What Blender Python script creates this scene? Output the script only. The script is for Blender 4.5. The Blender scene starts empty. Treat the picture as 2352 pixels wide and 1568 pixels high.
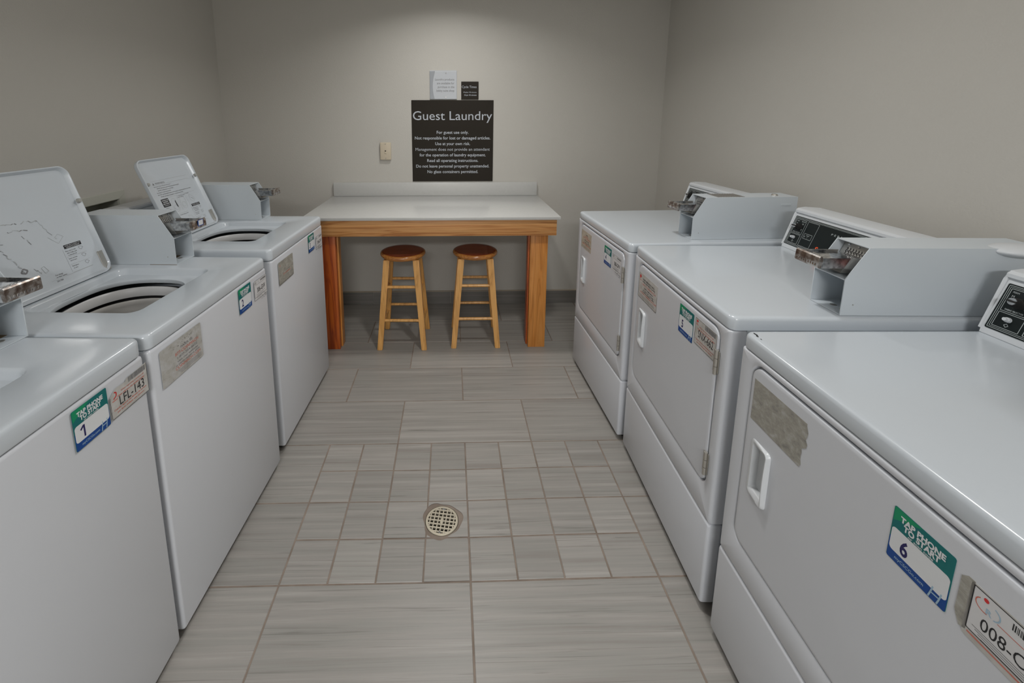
import bpy, bmesh, math, random
from mathutils import Matrix, Vector

# ------------------------------------------------------------------ camera, world, lights
sc = bpy.context.scene
COL = sc.collection
random.seed(7)
sc.view_settings.view_transform = 'Standard'
sc.view_settings.look = 'None'
sc.view_settings.gamma = 1.0
sc.view_settings.exposure = 0.0
sc.view_settings.use_curve_mapping = False

cam_d = bpy.data.cameras.new('camera')
cam = bpy.data.objects.new('camera', cam_d)
COL.objects.link(cam)
cam.location = (0.2472, -1.1765, 1.4646)
cam.rotation_euler = (math.pi / 2 - 0.1724, 0, -0.0233)
cam_d.sensor_width = 36.0
cam_d.lens = 1010.55 / 2352 * 36.0
cam_d.shift_x = (1176 - 1059.46) / 2352
cam_d.shift_y = -(784 - 444.69) / 2352
cam_d.clip_start = 0.02
sc.camera = cam

world = bpy.data.worlds.new('world')
sc.world = world
world.use_nodes = True
world.node_tree.nodes['Background'].inputs[0].default_value = (0.5, 0.5, 0.5, 1)
world.node_tree.nodes['Background'].inputs[1].default_value = 0.05

CEIL = 2.50
XL, XR, YB, YF = -1.425, 1.83, 2.135, -4.4      # room


def area(name, loc, size, power, color=(1, 1, 1), size_y=None, rot=(0, 0, 0), shape=None):
    l = bpy.data.lights.new(name, 'AREA')
    l.shape = shape or ('RECTANGLE' if size_y else 'DISK')
    l.size = size
    if size_y:
        l.size_y = size_y
    l.energy = power
    l.color = color
    o = bpy.data.objects.new(name, l)
    o.location = loc
    o.rotation_euler = rot
    COL.objects.link(o)
    return o


DOWNLIGHTS = [(0.22, 1.40, 7.5), (0.62, 0.25, 11.5), (0.75, -1.15, 0.8)]
for (lx, ly, lw) in DOWNLIGHTS:
    lo = area('downlight_lamp', (lx, ly, CEIL - 0.016), 0.15, lw, (1.0, 0.985, 0.955))
    lo.data.spread = math.radians(140 if ly > 1 else 172)
lo = area('added_fill_lamp', (0.2, -3.35, CEIL - 0.05), 1.15, 95.0, (0.98, 0.99, 1.0), size_y=0.55)  # unseen fill lamp, added behind the camera to brighten faces turned towards it
lo.data.spread = math.radians(165)

# ------------------------------------------------------------------ materials
MATS = {}


def mat(name, color, rough=0.5, metal=0.0, coat=0.0, spec=0.5):
    if name in MATS:
        return MATS[name]
    m = bpy.data.materials.new(name)
    m.use_nodes = True
    b = m.node_tree.nodes['Principled BSDF']
    b.inputs['Base Color'].default_value = (*color, 1)
    b.inputs['Roughness'].default_value = rough
    b.inputs['Metallic'].default_value = metal
    b.inputs['Specular IOR Level'].default_value = spec
    if coat:
        b.inputs['Coat Weight'].default_value = coat
        b.inputs['Coat Roughness'].default_value = 0.1
    MATS[name] = m
    return m


def nd(m, t, **kw):
    n = m.node_tree.nodes.new(t)
    for k, v in kw.items():
        setattr(n, k, v)
    return n


def lk(m, a, b):
    m.node_tree.links.new(a, b)


def ramp(m, fac, stops):
    r = nd(m, 'ShaderNodeValToRGB')
    els = r.color_ramp.elements
    while len(els) < len(stops):
        els.new(0.5)
    for e, (p, c) in zip(els, stops):
        e.position = p
        e.color = (*c, 1)
    lk(m, fac, r.inputs[0])
    return r.outputs[0]


def noise(m, scale, coord='Object', sc3=(1, 1, 1), detail=3, rough=0.5, dist=0.0, add=None):
    tc = nd(m, 'ShaderNodeTexCoord')
    mp = nd(m, 'ShaderNodeMapping')
    mp.inputs['Scale'].default_value = sc3
    lk(m, tc.outputs[coord], mp.inputs[0])
    if add is not None:
        lk(m, add, mp.inputs['Location'])
    n = nd(m, 'ShaderNodeTexNoise')
    n.inputs['Scale'].default_value = scale
    n.inputs['Detail'].default_value = detail
    n.inputs['Roughness'].default_value = rough
    n.inputs['Distortion'].default_value = dist
    lk(m, mp.outputs[0], n.inputs[0])
    return n.outputs[0]


def bump(m, h, strength, dist=0.01):
    b = nd(m, 'ShaderNodeBump')
    b.inputs['Strength'].default_value = strength
    b.inputs['Distance'].default_value = dist
    lk(m, h, b.inputs['Height'])
    lk(m, b.outputs[0], m.node_tree.nodes['Principled BSDF'].inputs['Normal'])


def bsdf(m):
    return m.node_tree.nodes['Principled BSDF']


M_ENAMEL = mat('white_enamel', (0.62, 0.655, 0.68), 0.22, coat=0.3)
n_ = noise(M_ENAMEL, 2.2, detail=4)
lk(M_ENAMEL, ramp(M_ENAMEL, n_, [(0.3, (0.57, 0.615, 0.66)), (0.7, (0.595, 0.64, 0.685))]), bsdf(M_ENAMEL).inputs['Base Color'])
bump(M_ENAMEL, noise(M_ENAMEL, 9, detail=1), 0.05, 0.002)
M_FRONT = mat('white_front_enamel', (0.63, 0.65, 0.69), 0.28, coat=0.2)
bump(M_FRONT, noise(M_FRONT, 7, detail=1), 0.05, 0.002)
M_CASE = mat('white_painted_steel', (0.60, 0.65, 0.69), 0.33)
M_PLASTIC = mat('white_plastic', (0.66, 0.685, 0.71), 0.3)
M_TUBRING = mat('tub_plastic', (0.60, 0.60, 0.60), 0.35)
M_BASKET = mat('basket_porcelain', (0.50, 0.485, 0.46), 0.35)
M_DARK = mat('dark_rubber', (0.012, 0.011, 0.010), 0.7)
M_TOE = mat('dark_base', (0.03, 0.028, 0.025), 0.6)
M_CHROME = mat('chrome', (0.62, 0.62, 0.62), 0.16, 1.0)
lk(M_CHROME, ramp(M_CHROME, noise(M_CHROME, 90, detail=4), [(0.35, (0.35, 0.35, 0.36)), (0.6, (0.72, 0.72, 0.72))]), bsdf(M_CHROME).inputs['Base Color'])
M_STEEL = mat('satin_steel', (0.5, 0.49, 0.47), 0.38, 1.0)
M_HINGE = mat('hinge_steel', (0.50, 0.48, 0.44), 0.42, 0.8)
M_COPPER = mat('worn_bronze', (0.26, 0.18, 0.14), 0.28, 0.9)
lk(M_COPPER, ramp(M_COPPER, noise(M_COPPER, 55, detail=5), [(0.35, (0.15, 0.10, 0.08)), (0.5, (0.28, 0.24, 0.21)), (0.60, (0.50, 0.48, 0.46))]), bsdf(M_COPPER).inputs['Base Color'])
M_BLACKPANEL = mat('black_control_face', (0.008, 0.012, 0.012), 0.4, spec=0.25)
M_BLACK = mat('black_print', (0.015, 0.015, 0.018), 0.5)
M_GREYPRINT = mat('grey_print', (0.22, 0.22, 0.23), 0.6)
M_LIGHTPRINT = mat('faint_grey_print', (0.42, 0.44, 0.45), 0.6)
M_WHITEPRINT = mat('white_print', (0.72, 0.74, 0.76), 0.5)
M_PANELPRINT = mat('panel_white_print', (0.46, 0.50, 0.50), 0.5)
M_REDPRINT = mat('red_print', (0.62, 0.17, 0.12), 0.5)
M_RED = mat('strong_red_print', (0.62, 0.03, 0.03), 0.5)
M_ORANGE = mat('orange_print', (0.85, 0.10, 0.02), 0.5)
M_NAVY = mat('navy_print', (0.015, 0.012, 0.10), 0.5)
M_TEAL = mat('teal_print', (0.0, 0.15, 0.15), 0.4)
M_GREEN = mat('green_print', (0.0, 0.27, 0.12), 0.4)
M_BLUE = mat('blue_print', (0.0, 0.055, 0.27), 0.4)
M_CYAN = mat('pale_blue_print', (0.35, 0.5, 0.62), 0.4)
M_STWHITE = mat('sticker_white', (0.66, 0.66, 0.67), 0.4)
M_STGREY = mat('sticker_silver', (0.50, 0.49, 0.46), 0.4)
lk(M_STGREY, ramp(M_STGREY, noise(M_STGREY, 30, detail=6), [(0.35, (0.44, 0.43, 0.40)), (0.6, (0.56, 0.55, 0.53))]), bsdf(M_STGREY).inputs['Base Color'])
M_WORN = mat('worn_sticker', (0.4, 0.4, 0.36), 0.6)
lk(M_WORN, ramp(M_WORN, noise(M_WORN, 38, sc3=(1, 1, 1.6), detail=9, rough=0.72, dist=0.3),
                [(0.26, (0.13, 0.13, 0.12)), (0.42, (0.30, 0.29, 0.26)), (0.52, (0.355, 0.34, 0.295)), (0.66, (0.45, 0.45, 0.435))]), bsdf(M_WORN).inputs['Base Color'])
M_WORNPALE = mat('pale_worn_sticker', (0.5, 0.5, 0.48), 0.6)
lk(M_WORNPALE, ramp(M_WORNPALE, noise(M_WORNPALE, 34, detail=9, rough=0.7, dist=0.5),
                    [(0.3, (0.30, 0.29, 0.27)), (0.45, (0.44, 0.43, 0.40)), (0.65, (0.52, 0.52, 0.52))]), bsdf(M_WORNPALE).inputs['Base Color'])
M_TANSTICK = mat('tan_worn_sticker', (0.5, 0.44, 0.34), 0.6)
lk(M_TANSTICK, ramp(M_TANSTICK, noise(M_TANSTICK, 40, detail=7), [(0.3, (0.42, 0.36, 0.28)), (0.65, (0.54, 0.49, 0.41))]), bsdf(M_TANSTICK).inputs['Base Color'])
M_SMUDGE = mat('adhesive_residue', (0.20, 0.19, 0.18), 0.8)
M_STAIN = mat('rust_stain', (0.20, 0.14, 0.08), 0.8)
M_SIGN = mat('brown_sign', (0.019, 0.0145, 0.0095), 0.5, spec=0.25)
M_SIGNTEXT = mat('sign_lettering', (0.50, 0.53, 0.58), 0.45)
M_PAPER = mat('silver_sign_face', (0.52, 0.545, 0.58), 0.35)
M_PAPERGREY = mat('silver_sign_band', (0.33, 0.35, 0.38), 0.3)
M_IVORY = mat('ivory_plate', (0.60, 0.52, 0.40), 0.4)
M_QUARTZ = mat('white_quartz', (0.62, 0.62, 0.60), 0.22)
lk(M_QUARTZ, ramp(M_QUARTZ, noise(M_QUARTZ, 60, detail=5), [(0.3, (0.555, 0.555, 0.54)), (0.7, (0.575, 0.575, 0.56))]), bsdf(M_QUARTZ).inputs['Base Color'])
M_GRILLE = mat('grille_metal', (0.33, 0.31, 0.29), 0.4, 0.6)
M_BRASS = mat('nickel_bronze', (0.55, 0.50, 0.40), 0.35, 0.55)
M_GROUT = mat('grout', (0.24, 0.19, 0.155), 0.85)
lk(M_GROUT, ramp(M_GROUT, noise(M_GROUT, 14, detail=6), [(0.3, (0.19, 0.15, 0.12)), (0.7, (0.29, 0.235, 0.195))]), bsdf(M_GROUT).inputs['Base Color'])
M_BOXPLASTIC = mat('outlet_box_plastic', (0.50, 0.50, 0.44), 0.5)
M_BOXIN = mat('outlet_box_inside', (0.13, 0.14, 0.08), 0.7)
M_COPPERPIPE = mat('brass_valve', (0.5, 0.35, 0.15), 0.3, 1.0)
M_TRIM = mat('beige_trim', (0.42, 0.36, 0.28), 0.5)
M_LAMP = mat('lamp_diffuser', (1, 1, 1), 0.5)
bsdf(M_LAMP).inputs['Emission Color'].default_value = (1, 0.97, 0.93, 1)
bsdf(M_LAMP).inputs['Emission Strength'].default_value = 4.0

# painted walls with orange peel
M_WALL = mat('greige_wall_paint', (0.42, 0.40, 0.365), 0.62)
bump(M_WALL, noise(M_WALL, 160, detail=2), 0.35, 0.0018)
lk(M_WALL, ramp(M_WALL, noise(M_WALL, 0.9, detail=4), [(0.3, (0.535, 0.516, 0.475)), (0.7, (0.560, 0.541, 0.500))]), bsdf(M_WALL).inputs['Base Color'])
M_CEIL = mat('ceiling_paint', (0.75, 0.74, 0.72), 0.8)
bump(M_CEIL, noise(M_CEIL, 120, detail=2), 0.3, 0.002)


def tile_mat(name, k):
    m = mat(name, (0.4, 0.4, 0.38), 0.38)
    at = nd(m, 'ShaderNodeAttribute', attribute_name='tile')
    sep = nd(m, 'ShaderNodeSeparateColor')
    lk(m, at.outputs['Color'], sep.inputs[0])
    mul = nd(m, 'ShaderNodeVectorMath', operation='SCALE')
    mul.inputs['Scale'].default_value = 37.0
    lk(m, at.outputs['Color'], mul.inputs[0])
    # long soft streaks along X plus thin darker veins
    a = noise(m, 1.0, sc3=(1.1, 44, 44), detail=5, rough=0.6, dist=0.25, add=mul.outputs[0])
    b = noise(m, 1.0, sc3=(1.7, 120, 120), detail=4, rough=0.6, dist=1.1, add=mul.outputs[0])
    c1 = ramp(m, a, [(0.30, (0.34 * k, 0.31 * k, 0.285 * k)), (0.45, (0.38 * k, 0.368 * k, 0.34 * k)),
                     (0.56, (0.415 * k, 0.39 * k, 0.362 * k)), (0.70, (0.485 * k, 0.46 * k, 0.43 * k))])
    c2 = ramp(m, b, [(0.30, (0.60, 0.60, 0.58)), (0.42, (1, 1, 1)), (0.62, (1, 1, 1)), (0.72, (1.12, 1.11, 1.09))])
    mx = nd(m, 'ShaderNodeMix', data_type='RGBA', blend_type='MULTIPLY')
    mx.inputs[0].default_value = 0.75
    lk(m, c1, mx.inputs[6])
    lk(m, c2, mx.inputs[7])
    # whole-tile tone
    mr = nd(m, 'ShaderNodeMapRange')
    mr.inputs['To Min'].default_value = 0.90
    mr.inputs['To Max'].default_value = 1.06
    lk(m, sep.outputs[1], mr.inputs[0])
    mx2 = nd(m, 'ShaderNodeVectorMath', operation='SCALE')
    lk(m, mx.outputs[2], mx2.inputs[0])
    lk(m, mr.outputs[0], mx2.inputs['Scale'])
    lk(m, mx2.outputs[0], bsdf(m).inputs['Base Color'])
    bump(m, b, 0.08, 0.002)
    return m


M_TILE = tile_mat('stone_look_tile', 0.82)
M_BASETILE = tile_mat('stone_look_base_tile', 0.52)


def wood(name, dark, mid, light, axis='X', rough=0.4, coat=0.2, ring=1.0):
    m = mat(name, mid, rough, coat=coat)
    s = {'X': (0.55, 9, 9), 'Z': (9, 9, 0.55)}[axis]
    s2 = {'X': (4, 70, 70), 'Z': (70, 70, 4)}[axis]
    a = noise(m, 1.6 * ring, sc3=s, detail=3, dist=1.6)
    w = nd(m, 'ShaderNodeMath', operation='MULTIPLY')
    w.inputs[1].default_value = 9.0
    lk(m, a, w.inputs[0])
    f = nd(m, 'ShaderNodeMath', operation='PINGPONG')
    f.inputs[1].default_value = 1.0
    lk(m, w.outputs[0], f.inputs[0])
    c1 = ramp(m, f.outputs[0], [(0.0, dark), (0.35, mid), (1.0, light)])
    b = noise(m, 1.0, sc3=s2, detail=4)
    c2 = ramp(m, b, [(0.3, (0.80, 0.78, 0.75)), (0.6, (1, 1, 1))])
    mx = nd(m, 'ShaderNodeMix', data_type='RGBA', blend_type='MULTIPLY')
    mx.inputs[0].default_value = 0.8
    lk(m, c1, mx.inputs[6])
    lk(m, c2, mx.inputs[7])
    lk(m, mx.outputs[2], bsdf(m).inputs['Base Color'])
    bump(m, b, 0.06, 0.001)
    return m


M_APRON = wood('pine_board', (0.46, 0.18, 0.05), (0.62, 0.30, 0.10), (0.68, 0.35, 0.13), 'X', 0.42)
M_POST = wood('pine_post', (0.52, 0.19, 0.03), (0.66, 0.26, 0.05), (0.70, 0.30, 0.07), 'Z', 0.42)
M_REDPOST = wood('red_stained_post', (0.30, 0.045, 0.006), (0.50, 0.10, 0.010), (0.56, 0.13, 0.014), 'Z', 0.38)
M_SEAT = wood('varnished_seat', (0.18, 0.022, 0.005), (0.30, 0.045, 0.008), (0.34, 0.06, 0.011), 'X', 0.22, 0.6)
M_STOOLLEG = wood('blond_stool_wood', (0.60, 0.30, 0.08), (0.74, 0.39, 0.115), (0.78, 0.42, 0.13), 'Z', 0.35, 0.25)
M_SEATRIM = wood('honey_seat_edge', (0.36, 0.13, 0.03), (0.50, 0.20, 0.045), (0.56, 0.24, 0.06), 'X', 0.22, 0.5)

# ------------------------------------------------------------------ mesh helpers


def finish(name, bm, mats, parent=None, smooth=True, angle=32, recalc=True):
    if recalc:
        bmesh.ops.recalc_face_normals(bm, faces=bm.faces)
    me = bpy.data.meshes.new(name)
    bm.to_mesh(me)
    bm.free()
    if not isinstance(mats, (list, tuple)):
        mats = [mats]
    for m in mats:
        me.materials.append(m)
    if smooth:
        for p in me.polygons:
            p.use_smooth = True
        me.set_sharp_from_angle(angle=math.radians(angle))
    o = bpy.data.objects.new(name, me)
    COL.objects.link(o)
    if parent:
        o.parent = parent
    return o


def empty(name, loc, rz=0, label=None, cat=None, group=None):
    o = bpy.data.objects.new(name, None)
    o.location = loc
    o.rotation_euler = (0, 0, rz)
    o.empty_display_size = 0.1
    COL.objects.link(o)
    if label:
        o['label'] = label
        o['category'] = cat
    if group:
        o['group'] = group
    return o


def tag(o, label=None, cat=None, kind=None, group=None):
    if label:
        o['label'] = label
    if cat:
        o['category'] = cat
    if kind:
        o['kind'] = kind
    if group:
        o['group'] = group
    return o


def box(bm, x0, x1, y0, y1, z0, z1, bev=0.0, seg=2, mi=0, only=None):
    r = bmesh.ops.create_cube(bm, size=1.0)
    vs = r['verts']
    for v in vs:
        v.co = Vector(((x0 + x1) / 2 + v.co.x * (x1 - x0), (y0 + y1) / 2 + v.co.y * (y1 - y0), (z0 + z1) / 2 + v.co.z * (z1 - z0)))
    fs = set(f for v in vs for f in v.link_faces)
    for f in fs:
        f.material_index = mi
    if bev > 0:
        es = list(set(e for v in vs for e in v.link_edges))
        if only:
            es = [e for e in es if only(e)]
        bmesh.ops.bevel(bm, geom=es, offset=bev, segments=seg, profile=0.5, affect='EDGES', material=mi)


def prism(bm, prof, x0, x1, mi=0, M=None):
    """extrude a (y,z) profile along x"""
    a = [bm.verts.new((x0, y, z)) for y, z in prof]
    b = [bm.verts.new((x1, y, z)) for y, z in prof]
    n = len(prof)
    fs = [bm.faces.new(a[::-1]), bm.faces.new(b)]
    for i in range(n):
        fs.append(bm.faces.new((a[i], a[(i + 1) % n], b[(i + 1) % n], b[i])))
    for f in fs:
        f.material_index = mi
    if M:
        for v in a + b:
            v.co = M @ v.co
    return a + b


def cyl(bm, p0, p1, r0, r1=None, seg=20, mi=0):
    p0, p1 = Vector(p0), Vector(p1)
    d = p1 - p0
    q = d.to_track_quat('Z', 'Y').to_matrix().to_4x4()
    M = Matrix.Translation((p0 + p1) / 2) @ q
    r = bmesh.ops.create_cone(bm, cap_ends=True, segments=seg, radius1=r0, radius2=r0 if r1 is None else r1, depth=d.length, matrix=M)
    for v in r['verts']:
        for f in v.link_faces:
            f.material_index = mi


def lathe(bm, prof, seg=48, center=(0, 0), ex=None, mi=0, close=False):
    """prof list of (r,z); ex=(a,b,n) superellipse scaling"""
    rings = []
    for r, z in prof:
        ring = []
        for i in range(seg):
            t = 2 * math.pi * i / seg
            c, s = math.cos(t), math.sin(t)
            if ex:
                a, b, n = ex
                k = (abs(c) ** n + abs(s) ** n) ** (-1.0 / n)
                x, y = c * k * (a + r), s * k * (b + r)
            else:
                x, y = c * r, s * r
            ring.append(bm.verts.new((center[0] + x, center[1] + y, z)))
        rings.append(ring)
    for a, b in zip(rings, rings[1:]):
        for i in range(seg):
            f = bm.faces.new((a[i], a[(i + 1) % seg], b[(i + 1) % seg], b[i]))
            f.material_index = mi
    return rings


def rr_dist(px, py, s):
    cx, cy, hx, hy, r = s
    r = min(r, hx, hy)
    qx, qy = abs(px - cx) - hx + r, abs(py - cy) - hy + r
    return math.hypot(max(qx, 0), max(qy, 0)) + min(max(qx, qy), 0) - r


def ray_rr(c0, th, s):
    dx, dy = math.cos(th), math.sin(th)
    lo, hi = 0.0, 3.0
    for _ in range(42):
        m = (lo + hi) / 2
        if rr_dist(c0[0] + dx * m, c0[1] + dy * m, s) < 0:
            lo = m
        else:
            hi = m
    return (c0[0] + dx * lo, c0[1] + dy * lo)


def loops(bm, c0, rings, fn, fill_first=False, fill_last=False, n=96, mi=0):
    """rings: list of ((cx,cy,hx,hy,r), level) rounded rectangles or (('se',cx,cy,a,b,e), level)"""
    ths = [2 * math.pi * i / n for i in range(n)]
    for s, _ in rings:
        if s[0] == 'se':
            continue
        cx, cy, hx, hy, r = s
        for sx in (-1, 1):
            for sy in (-1, 1):
                for k in range(7):
                    a = math.pi / 2 * k / 6
                    px = cx + sx * (hx - r + r * math.cos(a))
                    py = cy + sy * (hy - r + r * math.sin(a))
                    ths.append(math.atan2(py - c0[1], px - c0[0]) % (2 * math.pi))
    ths = sorted(ths)
    tt = [ths[0]]
    for t in ths[1:]:
        if t - tt[-1] > 0.004:
            tt.append(t)
    vv = []
    for s, lev in rings:
        row = []
        for t in tt:
            if s[0] == 'se':
                _, cx, cy, a, b, e = s
                lo, hi = 0.0, 2.0
                dx, dy = math.cos(t), math.sin(t)
                for _k in range(42):
                    m = (lo + hi) / 2
                    if (abs((c0[0] + dx * m - cx) / a) ** e + abs((c0[1] + dy * m - cy) / b) ** e) < 1:
                        lo = m
                    else:
                        hi = m
                p = (c0[0] + dx * lo, c0[1] + dy * lo)
            else:
                p = ray_rr(c0, t, s)
            l = lev(p[0], p[1]) if callable(lev) else lev
            row.append(bm.verts.new(fn(p[0], p[1], l)))
        vv.append(row)
    m = len(tt)
    for a, b in zip(vv, vv[1:]):
        for i in range(m):
            f = bm.faces.new((a[i], a[(i + 1) % m], b[(i + 1) % m], b[i]))
            f.material_index = mi
    if fill_first:
        bm.faces.new(vv[0]).material_index = mi
    if fill_last:
        bm.faces.new(vv[-1]).material_index = mi


TOP = lambda a, b, l: (a, b, l)
FRONT = lambda a, b, l: (a, -l, b)      # a = x, b = z, level = out of the front

# ------------------------------------------------------------------ printing (flat artwork and lettering)
_tc = {}


def text_polys(s, bold=0.0):
    key = (s, bold)
    if key in _tc:
        return _tc[key]
    cu = bpy.data.curves.new('t', 'FONT')
    cu.body = s
    cu.size = 1.0
    cu.dimensions = '2D'
    cu.fill_mode = 'FRONT'
    cu.resolution_u = 3
    cu.offset = bold
    o = bpy.data.objects.new('t', cu)
    COL.objects.link(o)
    dg = bpy.context.evaluated_depsgraph_get()
    dg.update()
    me = bpy.data.meshes.new_from_object(o.evaluated_get(dg))
    vs = [(v.co.x, v.co.y) for v in me.vertices]
    fs = [tuple(p.vertices) for p in me.polygons]
    bpy.data.objects.remove(o)
    bpy.data.curves.remove(cu)
    bpy.data.meshes.remove(me)
    _tc[key] = (vs, fs)
    return _tc[key]


class Print:
    """2D artwork in metres, (u right, v up, layer) -> placed by a matrix as one mesh"""

    def __init__(self):
        self.bm = bmesh.new()
        self.mats = []

    def mi(self, m):
        if m not in self.mats:
            self.mats.append(m)
        return self.mats.index(m)

    def poly(self, pts, m, layer=0.0):
        f = self.bm.faces.new([self.bm.verts.new((u, v, layer)) for u, v in pts])
        f.material_index = self.mi(m)
        return self

    def rect(self, u0, v0, u1, v1, m, layer=0.0, r=0.0):
        if r <= 0:
            return self.poly([(u0, v0), (u1, v0), (u1, v1), (u0, v1)], m, layer)
        pts = []
        for cx, cy, a0 in ((u1 - r, v1 - r, 0), (u0 + r, v1 - r, 90), (u0 + r, v0 + r, 180), (u1 - r, v0 + r, 270)):
            for k in range(6):
                a = math.radians(a0 + 18 * k)
                pts.append((cx + r * math.cos(a), cy + r * math.sin(a)))
        return self.poly(pts, m, layer)

    def slab(self, u0, v0, u1, v1, t, m, r=0.002):
        """thin solid rounded rectangle from -t to 0"""
        pts = []
        for cx, cy, a0 in ((u1 - r, v1 - r, 0), (u0 + r, v1 - r, 90), (u0 + r, v0 + r, 180), (u1 - r, v0 + r, 270)):
            for k in range(4):
                a = math.radians(a0 + 30 * k)
                pts.append((cx + r * math.cos(a), cy + r * math.sin(a)))
        return self.solid(pts, t, m)

    def solid(self, pts, t, m):
        i = self.mi(m)
        a = [self.bm.verts.new((u, v, 0)) for u, v in pts]
        b = [self.bm.verts.new((u, v, -t)) for u, v in pts]
        n = len(pts)
        fs = [self.bm.faces.new(a), self.bm.faces.new(b[::-1])]
        for k in range(n):
            fs.append(self.bm.faces.new((b[k], b[(k + 1) % n], a[(k + 1) % n], a[k])))
        for f in fs:
            f.material_index = i
        return self

    def line(self, u0, v0, u1, v1, w, m, layer=0.0003):
        d = math.hypot(u1 - u0, v1 - v0) or 1
        nx, ny = -(v1 - v0) / d * w / 2, (u1 - u0) / d * w / 2
        return self.poly([(u0 + nx, v0 + ny), (u0 - nx, v0 - ny), (u1 - nx, v1 - ny), (u1 + nx, v1 + ny)], m, layer)

    def path(self, pts, w, m, layer=0.0003, closed=False):
        p = list(pts) + ([pts[0]] if closed else [])
        for a, b in zip(p, p[1:]):
            self.line(a[0], a[1], b[0], b[1], w, m, layer)
        return self

    def frame(self, u0, v0, u1, v1, w, m, layer=0.0003):
        return self.path([(u0, v0), (u1, v0), (u1, v1), (u0, v1)], w, m, layer, True)

    def text(self, s, u, v, size, m, align='C', width=None, bold=0.0, layer=0.0003, squeeze=None, slant=0.0):
        if 'M' in s or 'W' in s or 'N' in s[1:2]:
            bold = 0.0
        vs, fs = text_polys(s, bold)
        if not vs:
            return self
        x0 = min(p[0] for p in vs)
        x1 = max(p[0] for p in vs)
        kx = size
        if width:
            kx = width / max(x1 - x0, 1e-6)
        if squeeze:
            kx = size * squeeze
        wd = (x1 - x0) * kx
        off = {'C': u - wd / 2, 'L': u, 'R': u - wd}[align]
        nv = [self.bm.verts.new((off + (x - x0) * kx + slant * y * size, v + y * size, layer)) for x, y in vs]
        i = self.mi(m)
        for f in fs:
            try:
                self.bm.faces.new([nv[k] for k in f]).material_index = i
            except ValueError:
                pass
        return self

    def build(self, name, M, parent=None):
        for v in self.bm.verts:
            v.co = M @ v.co
        return finish(name, self.bm, self.mats, parent, smooth=False, recalc=False)


def frame_m(origin, u, v):
    u, v = Vector(u).normalized(), Vector(v).normalized()
    n = u.cross(v)
    return Matrix(((u.x, v.x, n.x, origin[0]), (u.y, v.y, n.y, origin[1]), (u.z, v.z, n.z, origin[2]), (0, 0, 0, 1)))


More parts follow.
